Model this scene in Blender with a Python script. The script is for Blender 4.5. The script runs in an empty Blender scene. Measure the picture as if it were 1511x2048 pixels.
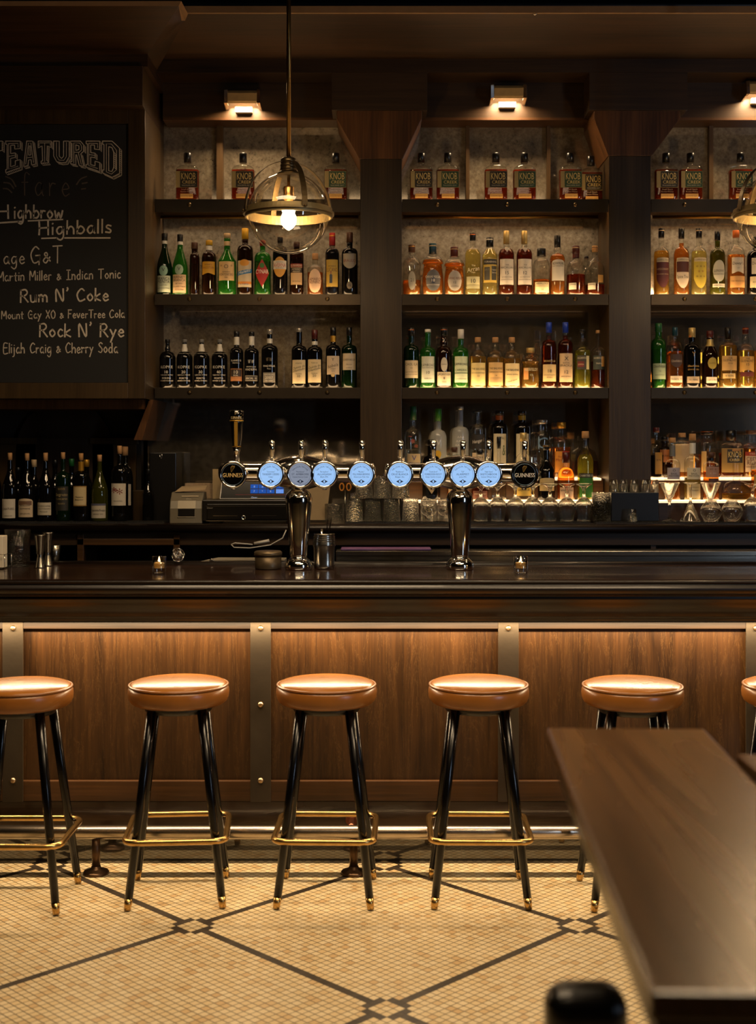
import bpy, bmesh, math, random
from mathutils import Vector, Matrix
random.seed(7)
C = bpy.context.scene.collection
PI = math.pi
F = 2600.0; CX = 755.5; HY = 900.0; CAMZ = 1.623

# ------------------------------------------------------------ camera, world, lights, exposure
cam_d = bpy.data.cameras.new('camera'); cam = bpy.data.objects.new('camera', cam_d); C.objects.link(cam)
cam.location = (0, 0, CAMZ); cam.rotation_euler = (PI/2, 0, 0)
cam_d.sensor_fit = 'AUTO'; cam_d.sensor_width = 36.0
cam_d.lens = F/2048*36.0
cam_d.shift_y = -(1024-HY)/2048.0
cam_d.clip_start = 0.05; cam_d.clip_end = 60
cam_d.dof.use_dof = True; cam_d.dof.focus_distance = 5.5; cam_d.dof.aperture_fstop = 2.5
sc = bpy.context.scene
sc.camera = cam
sc.view_settings.view_transform = 'Standard'; sc.view_settings.look = 'None'
sc.view_settings.exposure = 0.14; sc.view_settings.gamma = 1.0
sc.view_settings.use_curve_mapping = False
w = bpy.data.worlds.new('world'); sc.world = w; w.use_nodes = True
w.node_tree.nodes['Background'].inputs[0].default_value = (1.0, .62, .34, 1)
w.node_tree.nodes['Background'].inputs[1].default_value = 0.012
try:
    sc.cycles.max_bounces = 14; sc.cycles.transparent_max_bounces = 40
    sc.cycles.transmission_bounces = 10; sc.cycles.glossy_bounces = 6; sc.cycles.diffuse_bounces = 4
    sc.cycles.sample_clamp_indirect = 6.0; sc.cycles.caustics_reflective = False; sc.cycles.caustics_refractive = False
    sc.cycles.use_denoising = True
except Exception: pass

def area(name, loc, target, sx, sy, power, col, spread=180):
    d = bpy.data.lights.new(name, 'AREA'); d.shape = 'RECTANGLE'; d.size = sx; d.size_y = sy
    d.energy = power; d.color = col; d.spread = math.radians(spread)
    o = bpy.data.objects.new(name, d); C.objects.link(o); o.location = loc
    o.rotation_euler = (Vector(target)-Vector(loc)).to_track_quat('-Z', 'Y').to_euler()
    return o
WARM = (1.0, .73, .44); WARM2 = (1.0, .70, .40)
# rows of warm ceiling lamps over the room side of the bar
area('ceiling_lamp_light', (-.5, 3.5, 3.7), (-.5, 4.3, 0), 1.8, .5, 36, WARM, 120)
area('ceiling_lamp_light', (1.3, 2.8, 3.7), (.9, 3.6, 0), 1.2, .5, 26, WARM, 120)
area('ceiling_lamp_light', (0, 1.2, 3.86), (0, 1.3, 0), 3.0, .3, 9, WARM, 180)
# daylight from a street window far to the right behind the camera
area('street_window_light', (4.2, .6, 2.1), (0, 5.6, 1.3), .32, 1.5, 12, (.60, .76, 1.0), 110)
# light strip under the bar nosing
area('bar_strip_light', (.1, 5.048, .951), (.1, 5.035, 0), 3.9, .012, 46, (1.0, .72, .42), 180)

# ------------------------------------------------------------ materials
def lin(c):
    return tuple((x/12.92 if x <= .04045 else ((x+.055)/1.055)**2.4) for x in c)
def hx(h):
    h = h.lstrip('#'); return lin(tuple(int(h[i:i+2], 16)/255 for i in (0, 2, 4)))
_M = {}
def newmat(name):
    m = bpy.data.materials.new(name); m.use_nodes = True
    nt = m.node_tree
    for n in list(nt.nodes): nt.nodes.remove(n)
    out = nt.nodes.new('ShaderNodeOutputMaterial')
    return m, nt, out
def N(nt, t, **kw):
    n = nt.nodes.new(t)
    for k, v in kw.items():
        if k.startswith('i_'):
            key = k[2:].replace('_', ' ')
            n.inputs[key].default_value = v
        else: setattr(n, k, v)
    return n
def L(nt, a, b): nt.links.new(a, b)
def bsdf(nt, col=(.5,.5,.5), rough=.5, metal=0, spec=.5, coat=0, coat_r=.1):
    b = nt.nodes.new('ShaderNodeBsdfPrincipled')
    b.inputs['Base Color'].default_value = (*col, 1); b.inputs['Roughness'].default_value = rough
    b.inputs['Metallic'].default_value = metal; b.inputs['Specular IOR Level'].default_value = spec
    b.inputs['Coat Weight'].default_value = coat; b.inputs['Coat Roughness'].default_value = coat_r
    return b
def plain(col, rough=.5, metal=0, spec=.5, coat=0, noise=0.12, nscale=40, bump=0.0, bscale=200):
    key = ('p', col, rough, metal, spec, coat, noise, nscale, bump, bscale)
    if key in _M: return _M[key]
    m, nt, out = newmat('surface')
    c = hx(col) if isinstance(col, str) else col
    b = bsdf(nt, c, rough, metal, spec, coat)
    if noise:
        tc = N(nt, 'ShaderNodeTexCoord'); nz = N(nt, 'ShaderNodeTexNoise', i_Scale=nscale, i_Detail=4.0)
        L(nt, tc.outputs['Object'], nz.inputs['Vector'])
        mx = N(nt, 'ShaderNodeMix', data_type='RGBA'); mx.inputs['A'].default_value = (*[x*(1-noise) for x in c], 1)
        mx.inputs['B'].default_value = (*[min(1, x*(1+noise)) for x in c], 1)
        L(nt, nz.outputs['Fac'], mx.inputs['Factor']); L(nt, mx.outputs['Result'], b.inputs['Base Color'])
        if bump:
            nb = N(nt, 'ShaderNodeTexNoise', i_Scale=bscale, i_Detail=3.0); L(nt, tc.outputs['Object'], nb.inputs['Vector'])
            bp = N(nt, 'ShaderNodeBump', i_Strength=bump, i_Distance=.002); L(nt, nb.outputs['Fac'], bp.inputs['Height'])
            L(nt, bp.outputs['Normal'], b.inputs['Normal'])
    L(nt, b.outputs[0], out.inputs[0]); _M[key] = m; return m
def emit(col, strength):
    key = ('e', col, strength)
    if key in _M: return _M[key]
    m, nt, out = newmat('glowing')
    e = N(nt, 'ShaderNodeEmission'); e.inputs[0].default_value = (*(hx(col) if isinstance(col, str) else col), 1); e.inputs[1].default_value = strength
    L(nt, e.outputs[0], out.inputs[0]); _M[key] = m; return m
def glass(tint=(.96,.97,.96), edge=.45, dif=0.0, difcol=(.8,.8,.8), bump=0, bscale=120, rough=.03, gain=1.0):
    """thin clear wall: tinted see-through, mirror-like at grazing angles, optional milky part"""
    key = ('g', tint, edge, dif, difcol, bump, bscale, rough, gain)
    if key in _M: return _M[key]
    m, nt, out = newmat('glass')
    t = N(nt, 'ShaderNodeBsdfTransparent'); lw = N(nt, 'ShaderNodeLayerWeight', i_Blend=edge)
    tm = N(nt, 'ShaderNodeMix', data_type='RGBA'); tm.inputs['A'].default_value = (*tint, 1)
    tm.inputs['B'].default_value = (*[x*.45 for x in tint], 1)
    pw = N(nt, 'ShaderNodeMath', operation='POWER'); pw.inputs[1].default_value = 1.5
    L(nt, lw.outputs['Facing'], pw.inputs[0]); L(nt, pw.outputs[0], tm.inputs['Factor']); L(nt, tm.outputs['Result'], t.inputs[0])
    g = N(nt, 'ShaderNodeBsdfGlossy'); g.inputs['Roughness'].default_value = rough; g.inputs[0].default_value = (1,1,1,1)
    fr = N(nt, 'ShaderNodeMath', operation='MULTIPLY_ADD'); fr.inputs[1].default_value = .85*gain; fr.inputs[2].default_value = .05*gain
    p3 = N(nt, 'ShaderNodeMath', operation='POWER'); p3.inputs[1].default_value = 3.0
    L(nt, lw.outputs['Facing'], p3.inputs[0]); L(nt, p3.outputs[0], fr.inputs[0])
    base = t
    if dif > 0:
        tr = N(nt, 'ShaderNodeBsdfTranslucent'); tr.inputs[0].default_value = (*difcol, 1)
        df = N(nt, 'ShaderNodeBsdfDiffuse'); df.inputs[0].default_value = (*difcol, 1)
        a = N(nt, 'ShaderNodeMixShader'); a.inputs[0].default_value = .5
        L(nt, tr.outputs[0], a.inputs[1]); L(nt, df.outputs[0], a.inputs[2])
        b = N(nt, 'ShaderNodeMixShader'); b.inputs[0].default_value = dif
        L(nt, t.outputs[0], b.inputs[1]); L(nt, a.outputs[0], b.inputs[2]); base = b
    mx = N(nt, 'ShaderNodeMixShader'); L(nt, fr.outputs[0], mx.inputs[0])
    L(nt, base.outputs[0], mx.inputs[1]); L(nt, g.outputs[0], mx.inputs[2])
    if bump:
        tc = N(nt, 'ShaderNodeTexCoord'); nb = N(nt, 'ShaderNodeTexVoronoi', i_Scale=bscale); L(nt, tc.outputs['Object'], nb.inputs['Vector'])
        bp = N(nt, 'ShaderNodeBump', i_Strength=bump, i_Distance=.004); L(nt, nb.outputs['Distance'], bp.inputs['Height'])
        L(nt, bp.outputs['Normal'], g.inputs['Normal']); L(nt, bp.outputs['Normal'], lw.inputs['Normal'])
    L(nt, mx.outputs[0], out.inputs[0]); _M[key] = m; return m
def wood(c1, c2, axis='X', scale=3.0, rough=.4, coat=0.0, figure=1.0, scratch=0.0, spec=.4, worn=0.0):
    key = ('w', c1, c2, axis, scale, rough, coat, figure, scratch, spec, worn)
    if key in _M: return _M[key]
    m, nt, out = newmat('stained_wood')
    tc = N(nt, 'ShaderNodeTexCoord'); mp = N(nt, 'ShaderNodeMapping')
    s = {'X': (.10, 1, 1), 'Y': (1, .10, 1), 'Z': (1, 1, .10)}[axis]
    mp.inputs['Scale'].default_value = s; L(nt, tc.outputs['Object'], mp.inputs['Vector'])
    big = N(nt, 'ShaderNodeTexNoise', i_Scale=scale*2.2, i_Detail=3.0, i_Distortion=1.2*figure)
    fine = N(nt, 'ShaderNodeTexNoise', i_Scale=scale*38, i_Detail=5.0, i_Roughness=.65)
    mp2 = N(nt, 'ShaderNodeMapping'); s2 = {'X': (.03, 1, 1), 'Y': (1, .03, 1), 'Z': (1, 1, .03)}[axis]
    mp2.inputs['Scale'].default_value = s2; L(nt, tc.outputs['Object'], mp2.inputs['Vector'])
    L(nt, mp.outputs[0], big.inputs['Vector']); L(nt, mp2.outputs[0], fine.inputs['Vector'])
    mx = N(nt, 'ShaderNodeMath', operation='MULTIPLY_ADD'); mx.inputs[1].default_value = .55
    mm = N(nt, 'ShaderNodeMath', operation='MULTIPLY'); mm.inputs[1].default_value = .45
    L(nt, fine.outputs['Fac'], mm.inputs[0]); L(nt, big.outputs['Fac'], mx.inputs[0]); L(nt, mm.outputs[0], mx.inputs[2])
    cr = N(nt, 'ShaderNodeValToRGB'); cr.color_ramp.elements[0].position = .36; cr.color_ramp.elements[1].position = .64
    cr.color_ramp.elements[0].color = (*hx(c1), 1); cr.color_ramp.elements[1].color = (*hx(c2), 1)
    L(nt, mx.outputs[0], cr.inputs[0])
    b = bsdf(nt, (0,0,0), rough, 0, spec, coat, .06)
    col = cr.outputs[0]
    if scratch:
        sv = N(nt, 'ShaderNodeTexNoise', i_Scale=9.0, i_Detail=8.0, i_Roughness=.75, i_Distortion=3.0)
        L(nt, mp.outputs[0], sv.inputs['Vector'])
        sr = N(nt, 'ShaderNodeValToRGB'); e = sr.color_ramp.elements; e[0].position = .495; e[0].color = (0,0,0,1); e[1].position = .505; e[1].color = (0,0,0,1)
        k = sr.color_ramp.elements.new(.50); k.color = (1,1,1,1)
        L(nt, sv.outputs['Fac'], sr.inputs[0])
        ml = N(nt, 'ShaderNodeMath', operation='MULTIPLY'); ml.inputs[1].default_value = scratch; L(nt, sr.outputs[0], ml.inputs[0])
        m2 = N(nt, 'ShaderNodeMix', data_type='RGBA'); m2.inputs['B'].default_value = (*hx('#b88a50'), 1)
        L(nt, ml.outputs[0], m2.inputs['Factor']); L(nt, col, m2.inputs['A']); col = m2.outputs['Result']
    L(nt, col, b.inputs['Base Color'])
    rr = N(nt, 'ShaderNodeMath', operation='MULTIPLY_ADD'); rr.inputs[1].default_value = .18; rr.inputs[2].default_value = rough-.09
    L(nt, big.outputs['Fac'], rr.inputs[0]); L(nt, rr.outputs[0], b.inputs['Roughness'])
    bp = N(nt, 'ShaderNodeBump', i_Strength=.14, i_Distance=.002); L(nt, fine.outputs['Fac'], bp.inputs['Height']); L(nt, bp.outputs['Normal'], b.inputs['Normal'])
    L(nt, b.outputs[0], out.inputs[0]); _M[key] = m; return m

M_dark = wood('#1c1108', '#39240f', 'X', 3, .42)
M_darkZ = wood('#261a0b', '#443218', 'Z', 3, .40)
M_soffit = wood('#1d1208', '#3f2812', 'X', 2.2, .45)
M_capital = wood('#3a220e', '#6a431e', 'Z', 3, .42)
M_fascia = wood('#1e130a', '#3b2812', 'X', 3, .45)
M_panel = wood('#1e1004', '#3e260c', 'Z', 2.6, .42, 0, 1.6, .16)
M_rail = wood('#2c1b0c', '#523418', 'X', 3, .4)
M_top = wood('#1a0d06', '#321b0c', 'X', 3, .22, .35, 1.0, 0, .9)
M_mould = wood('#0c0603', '#160b05', 'X', 3, .36, .12, .6)
M_table = wood('#3c2408', '#634015', 'Y', 2.2, .27, 0, 1.2, 0, .9)
M_steel = plain('#3c342a', .42, .85, noise=.25, nscale=14)
M_strap = plain('#453d32', .5, .75, noise=.3, nscale=9, bump=.15, bscale=60)
M_brass = plain('#8a6a30', .28, 1.0, noise=.3, nscale=30)
M_brassbright = plain('#c6a062', .27, 1.0, noise=.3, nscale=50)
M_bronze = plain('#5a4a30', .35, .9, noise=.2, nscale=30)
M_rodbrass = plain('#9a7a46', .3, 1.0, noise=.15)
M_chrome = plain('#e2ded6', .10, 1.0, noise=.03)
M_stainless = plain('#9a9488', .25, 1.0, noise=.15, nscale=30)
M_railmetal = plain('#b8ac9c', .27, 1.0, noise=.2, nscale=20)
M_post = plain('#5c4632', .35, .8, noise=.25, nscale=30)
M_black = plain('#0b0a09', .35, noise=.1)
M_blackgloss = plain('#070605', .12, coat=.6, noise=.05)
M_leg = plain('#050404', .22, spec=.35, coat=0, noise=.05)
M_blackmat = plain('#14110d', .75, noise=.35, nscale=300, bump=.6, bscale=400)
M_ceiling = plain('#0d0a08', .9, noise=.3, nscale=5)
M_leather = plain('#9a6228', .24, spec=.2, noise=.22, nscale=12, bump=.16, bscale=90)
M_leatherd = plain('#85521f', .30, spec=.5, noise=.2, nscale=14, bump=.16, bscale=90)
M_cork = plain('#c39a6c', .8, noise=.3, nscale=300)
M_paper = plain('#d6c9b0', .8, noise=.05)
M_board = plain('#0a0805', .75, noise=.35, nscale=6)
M_chalk = plain('#c2b6a2', .95, noise=.25, nscale=120)
M_chalkfaint = plain('#54493d', .95, noise=.25, nscale=60)
M_glassclear = glass()
def cut_glass(bump=0, bscale=100, col=(.97,.98,.96)):
    m, nt, out = newmat('clear_glass')
    g = N(nt, 'ShaderNodeBsdfGlass'); g.inputs['Color'].default_value = (*col, 1); g.inputs['IOR'].default_value = 1.48; g.inputs['Roughness'].default_value = 0.0
    if bump:
        tc = N(nt, 'ShaderNodeTexCoord'); nb = N(nt, 'ShaderNodeTexVoronoi', i_Scale=bscale); L(nt, tc.outputs['Object'], nb.inputs['Vector'])
        bp = N(nt, 'ShaderNodeBump', i_Strength=bump, i_Distance=.003); L(nt, nb.outputs['Distance'], bp.inputs['Height']); L(nt, bp.outputs['Normal'], g.inputs['Normal'])
    t = N(nt, 'ShaderNodeBsdfTransparent'); mx = N(nt, 'ShaderNodeMixShader'); mx.inputs[0].default_value = .75
    L(nt, t.outputs[0], mx.inputs[1]); L(nt, g.outputs[0], mx.inputs[2]); L(nt, mx.outputs[0], out.inputs[0]); return m
M_hammer = cut_glass(.7, 130)
M_hammer2 = cut_glass(.25, 60)
M_stem = cut_glass()
def wax_mat():
    m, nt, out = newmat('wax'); d = N(nt, 'ShaderNodeBsdfDiffuse'); d.inputs[0].default_value = (*hx('#f0deb4'), 1)
    t = N(nt, 'ShaderNodeBsdfTranslucent'); t.inputs[0].default_value = (*hx('#f6e2b0'), 1); mx = N(nt, 'ShaderNodeMixShader'); mx.inputs[0].default_value = .6
    L(nt, d.outputs[0], mx.inputs[1]); L(nt, t.outputs[0], mx.inputs[2]); L(nt, mx.outputs[0], out.inputs[0]); return m

def mirror_mat(lo=.50, hi=.62, gc=(.42,.37,.30)):
    m, nt, out = newmat('antique_mirror')
    tc = N(nt, 'ShaderNodeTexCoord')
    n1 = N(nt, 'ShaderNodeTexNoise', i_Scale=36.0, i_Detail=8.0, i_Roughness=.75); L(nt, tc.outputs['Object'], n1.inputs['Vector'])
    n2 = N(nt, 'ShaderNodeTexNoise', i_Scale=2.2, i_Detail=3.0); L(nt, tc.outputs['Object'], n2.inputs['Vector'])
    cr = N(nt, 'ShaderNodeValToRGB'); cr.color_ramp.elements[0].position = .35; cr.color_ramp.elements[0].color = (*hx('#786c5a'), 1)
    cr.color_ramp.elements[1].position = .68; cr.color_ramp.elements[1].color = (*hx('#b8ab94'), 1)
    L(nt, n1.outputs['Fac'], cr.inputs[0])
    d = N(nt, 'ShaderNodeBsdfDiffuse'); L(nt, cr.outputs[0], d.inputs[0])
    g = N(nt, 'ShaderNodeBsdfGlossy'); g.inputs['Roughness'].default_value = .07; g.inputs[0].default_value = (*gc, 1)
    f = N(nt, 'ShaderNodeMapRange'); f.inputs['From Min'].default_value = .35; f.inputs['From Max'].default_value = .65
    f.inputs['To Min'].default_value = lo; f.inputs['To Max'].default_value = hi
    L(nt, n2.outputs['Fac'], f.inputs['Value'])
    mx = N(nt, 'ShaderNodeMixShader'); L(nt, f.outputs[0], mx.inputs[0]); L(nt, d.outputs[0], mx.inputs[1]); L(nt, g.outputs[0], mx.inputs[2])
    L(nt, mx.outputs[0], out.inputs[0]); return m
M_mirror = mirror_mat(); M_mirror_clean = mirror_mat(.80, .93, (.5,.44,.36))

def floor_mat():
    m, nt, out = newmat('mosaic_floor')
    tc = N(nt, 'ShaderNodeTexCoord'); sp = N(nt, 'ShaderNodeSeparateXYZ'); L(nt, tc.outputs['Object'], sp.inputs[0])
    def mth(op, a, b=None, c=None):
        n = N(nt, 'ShaderNodeMath', operation=op)
        for i, v in enumerate((a, b, c)):
            if v is None: continue
            if isinstance(v, (int, float)): n.inputs[i].default_value = v
            else: L(nt, v, n.inputs[i])
        return n.outputs[0]
    T = .0265; NL = 35.0
    x = mth('ADD', sp.outputs[0], .631); y = mth('SUBTRACT', sp.outputs[1], 4.433)
    r = 1/math.sqrt(2)/T
    u = mth('ADD', mth('MULTIPLY', mth('ADD', x, y), r), .5+3500); v = mth('ADD', mth('MULTIPLY', mth('SUBTRACT', x, y), r), .5+3500)
    iu = mth('FLOOR', u); iv = mth('FLOOR', v)
    fu = mth('ABSOLUTE', mth('SUBTRACT', mth('FRACT', u), .5)); fv = mth('ABSOLUTE', mth('SUBTRACT', mth('FRACT', v), .5))
    grout = mth('GREATER_THAN', mth('MAXIMUM', fu, fv), .446)
    def wrapc(i):   # signed cell index relative to nearest node
        a = mth('MODULO', mth('ADD', i, 17.0), NL); return mth('ABSOLUTE', mth('SUBTRACT', a, 17.0))
    au = wrapc(iu); av = wrapc(iv)
    z = lambda a: mth('LESS_THAN', a, .5)
    two = lambda a: mth('COMPARE', a, 2.0, .25)
    ge3 = lambda a: mth('GREATER_THAN', a, 2.5)
    le1 = lambda a: mth('LESS_THAN', a, 1.5)
    dark = mth('MAXIMUM', mth('MAXIMUM', mth('MULTIPLY', z(au), ge3(av)), mth('MULTIPLY', z(av), ge3(au))),
               mth('MAXIMUM', mth('MULTIPLY', two(au), le1(av)), mth('MULTIPLY', two(av), le1(au))))
    cmb = N(nt, 'ShaderNodeCombineXYZ'); L(nt, iu, cmb.inputs[0]); L(nt, iv, cmb.inputs[1])
    wn = N(nt, 'ShaderNodeTexWhiteNoise', noise_dimensions='3D'); L(nt, cmb.outputs[0], wn.inputs['Vector'])
    cr = N(nt, 'ShaderNodeValToRGB'); cr.color_ramp.elements[0].color = (*hx('#c6a878'), 1); cr.color_ramp.elements[1].color = (*hx('#dcc8a0'), 1)
    cr.color_ramp.elements[0].color = (*hx('#c4a474'), 1); k = cr.color_ramp.elements.new(.03); k.color = (*hx('#c9aa7a'), 1)
    k2 = cr.color_ramp.elements.new(.12); k2.color = (*hx('#d2b98b'), 1)
    L(nt, wn.outputs['Value'], cr.inputs[0])
    dk = N(nt, 'ShaderNodeMix', data_type='RGBA'); dk.inputs['A'].default_value = (*hx('#2c2318'), 1); dk.inputs['B'].default_value = (*hx('#41362a'), 1)
    L(nt, wn.outputs['Value'], dk.inputs['Factor'])
    m1 = N(nt, 'ShaderNodeMix', data_type='RGBA'); L(nt, dark, m1.inputs['Factor']); L(nt, cr.outputs[0], m1.inputs['A']); L(nt, dk.outputs['Result'], m1.inputs['B'])
    m2 = N(nt, 'ShaderNodeMix', data_type='RGBA'); L(nt, grout, m2.inputs['Factor']); L(nt, m1.outputs['Result'], m2.inputs['A']); m2.inputs['B'].default_value = (*hx('#120b06'), 1)
    nz = N(nt, 'ShaderNodeTexNoise', i_Scale=3.0, i_Detail=5.0); L(nt, tc.outputs['Object'], nz.inputs['Vector'])
    m3 = N(nt, 'ShaderNodeMix', data_type='RGBA', blend_type='MULTIPLY'); m3.inputs['Factor'].default_value = .25
    L(nt, m2.outputs['Result'], m3.inputs['A']); L(nt, nz.outputs['Fac'], m3.inputs['B'])
    b = bsdf(nt, (0,0,0), .42); L(nt, m3.outputs['Result'], b.inputs['Base Color'])
    bp = N(nt, 'ShaderNodeBump', i_Strength=.5, i_Distance=.0015, invert=True); L(nt, grout, bp.inputs['Height']); L(nt, bp.outputs['Normal'], b.inputs['Normal'])
    L(nt, b.outputs[0], out.inputs[0]); return m
M_floor = floor_mat()
def kick_mat():
    m, nt, out = newmat('glazed_kick_tile')
    tc = N(nt, 'ShaderNodeTexCoord'); sp = N(nt, 'ShaderNodeSeparateXYZ'); L(nt, tc.outputs['Object'], sp.inputs[0])
    a = N(nt, 'ShaderNodeMath', operation='PINGPONG'); a.inputs[1].default_value = .0825; L(nt, sp.outputs[0], a.inputs[0])
    g = N(nt, 'ShaderNodeMath', operation='LESS_THAN'); g.inputs[1].default_value = .0016; L(nt, a.outputs[0], g.inputs[0])
    mx = N(nt, 'ShaderNodeMix', data_type='RGBA'); mx.inputs['A'].default_value = (*hx('#120d08'), 1); mx.inputs['B'].default_value = (*hx('#4a3a28'), 1)
    L(nt, g.outputs[0], mx.inputs['Factor'])
    b = bsdf(nt, (0,0,0), .25, 0, .5); L(nt, mx.outputs['Result'], b.inputs['Base Color'])
    gg = N(nt, 'ShaderNodeBsdfGlossy'); gg.inputs['Roughness'].default_value = .03; ms = N(nt, 'ShaderNodeMixShader'); ms.inputs[0].default_value = .13
    L(nt, b.outputs[0], ms.inputs[1]); L(nt, gg.outputs[0], ms.inputs[2]); L(nt, ms.outputs[0], out.inputs[0]); return m
M_kick = kick_mat()

# ------------------------------------------------------------ geometry helpers
def P(px, py, D): return Vector(((px-CX)*D/F, D, CAMZ-(py-HY)*D/F))
def WX(px, D): return (px-CX)*D/F
def WZ(py, D): return CAMZ-(py-HY)*D/F
def u(D): return D/F
class MB:
    def __init__(s): s.v = []; s.f = []; s.sm = []
    def add(s, vs, fs, smooth=False):
        k = len(s.v); s.v += [tuple(v) for v in vs]; s.f += [tuple(i+k for i in f) for f in fs]; s.sm += [smooth]*len(fs); return s
    def box(s, x0, x1, y0, y1, z0, z1):
        x0, x1 = sorted((x0, x1)); y0, y1 = sorted((y0, y1)); z0, z1 = sorted((z0, z1))
        return s.add([(x0,y0,z0),(x1,y0,z0),(x1,y1,z0),(x0,y1,z0),(x0,y0,z1),(x1,y0,z1),(x1,y1,z1),(x0,y1,z1)],
              [(0,3,2,1),(4,5,6,7),(0,1,5,4),(1,2,6,5),(2,3,7,6),(3,0,4,7)])
    def hexa(s, lo, hi):   # lo, hi: 4 points each, same order
        return s.add(list(lo)+list(hi), [(3,2,1,0),(4,5,6,7),(0,1,5,4),(1,2,6,5),(2,3,7,6),(3,0,4,7)])
    def rings(s, rs, capb=True, capt=True, smooth=True):
        n = len(rs[0]); vs = [p for r in rs for p in r]; fs = []
        for i in range(len(rs)-1):
            for j in range(n):
                a = i*n+j; b = i*n+(j+1) % n; fs.append((a, b, b+n, a+n))
        k = len(s.v); s.add(vs, fs, smooth)
        if capb: s.f.append(tuple(k+j for j in reversed(range(n)))); s.sm.append(False)
        if capt: s.f.append(tuple(k+(len(rs)-1)*n+j for j in range(n))); s.sm.append(False)
        return s
    def lathe(s, prof, n=24, c=(0,0,0), dep=1.0, pw=2.0, pwf=None, smooth=True, capb=True, capt=True):
        rs = []
        for (r, z) in prof:
            p = pwf(z) if pwf else pw; ring = []
            for j in range(n):
                t = 2*PI*j/n+PI/n; ct, st = math.cos(t), math.sin(t)
                if p != 2.0:
                    ct = math.copysign(abs(ct)**(2/p), ct); st = math.copysign(abs(st)**(2/p), st)
                ring.append((c[0]+r*ct, c[1]+r*dep*st, c[2]+z))
            rs.append(ring)
        return s.rings(rs, capb, capt, smooth)
    def tube(s, pts, r, n=10, closed=False, smooth=True, r2=None):
        pts = [Vector(p) for p in pts]; m = len(pts); rs = []; up = None
        for i, p in enumerate(pts):
            if closed: t = (pts[(i+1) % m]-pts[i-1])
            else: t = pts[min(i+1, m-1)]-pts[max(i-1, 0)]
            t.normalize()
            if up is None:
                up = Vector((0,0,1)) if abs(t.z) < .9 else Vector((0,1,0))
            a = t.cross(up); 
            if a.length < 1e-5: a = t.cross(Vector((1,0,0)))
            a.normalize(); b = a.cross(t).normalized(); up = b
            rr = r if r2 is None else r+(r2-r)*i/(m-1)
            rs.append([p+a*rr*math.cos(2*PI*j/n)+b*rr*math.sin(2*PI*j/n) for j in range(n)])
        if closed: rs.append(rs[0]); return s.rings(rs, False, False, smooth)
        return s.rings(rs, True, True, smooth)
    def prism(s, pts, axis, a, b):   # pts 2D polygon; axis 'X': (y,z) ; 'Y': (x,z); 'Z': (x,y)
        mk = {'X': lambda p, t: (t, p[0], p[1]), 'Y': lambda p, t: (p[0], t, p[1]), 'Z': lambda p, t: (p[0], p[1], t)}[axis]
        n = len(pts); vs = [mk(p, a) for p in pts]+[mk(p, b) for p in pts]
        fs = [tuple(range(n))[::-1], tuple(range(n, 2*n))]+[(i, (i+1) % n, (i+1) % n+n, i+n) for i in range(n)]
        return s.add(vs, fs)
    def ball(s, c, r, n=12, m=8, sz=1.0):
        rs = [[(c[0]+r*math.sin(PI*i/m)*math.cos(2*PI*j/n), c[1]+r*math.sin(PI*i/m)*math.sin(2*PI*j/n), c[2]-r*sz*math.cos(PI*i/m)) for j in range(n)] for i in range(1, m)]
        return s.rings(rs)
    def disc_y(s, c, r, dy, n=32):   # disc facing -Y with depth dy
        rs = [[(c[0]+q*math.cos(2*PI*j/n), y, c[2]+q*math.sin(2*PI*j/n)) for j in range(n)] for q, y in ((r, c[1]+dy), (r, c[1]))]
        return s.rings(rs, smooth=False)
    def build(s, name, mat, parent=None, loc=None, bevel=0, auto=False):
        me = bpy.data.meshes.new(name); me.from_pydata(s.v, [], s.f)
        bm = bmesh.new(); bm.from_mesh(me); bmesh.ops.recalc_face_normals(bm, faces=bm.faces); bm.to_mesh(me); bm.free()
        for p, q in zip(me.polygons, s.sm): p.use_smooth = q
        o = bpy.data.objects.new(name, me); C.objects.link(o)
        me.materials.append(mat)
        if bevel:
            b = o.modifiers.new('bevel', 'BEVEL'); b.width = bevel; b.segments = 2; b.limit_method = 'ANGLE'; b.angle_limit = .8
        if loc is not None: o.location = loc
        if parent: o.parent = parent
        return o
def thing(name, loc, label, cat, group=None, rz=0):
    o = bpy.data.objects.new(name, None); C.objects.link(o); o.location = loc; o.rotation_euler = (0,0,rz); o.empty_display_size = .02
    return tag(o, label, cat, group)
def tag(o, label, cat, group=None):
    o['label'] = label; o['category'] = cat
    if group: o['group'] = group
    return o
def struct(o): o['kind'] = 'structure'; return o
def copy_tree(o, parent=None):
    c = o.copy(); C.objects.link(c)
    if parent: c.parent = parent
    for ch in list(o.children): copy_tree(ch, c)
    return c
ORD = ['leftmost', 'second', 'third', 'fourth', 'fifth', 'sixth', 'seventh', 'eighth', 'ninth', 'tenth', 'eleventh', 'twelfth', 'thirteenth', 'fourteenth']
def ordn(i): return ORD[i] if i == 0 else ORD[i]+' from left'

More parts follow.
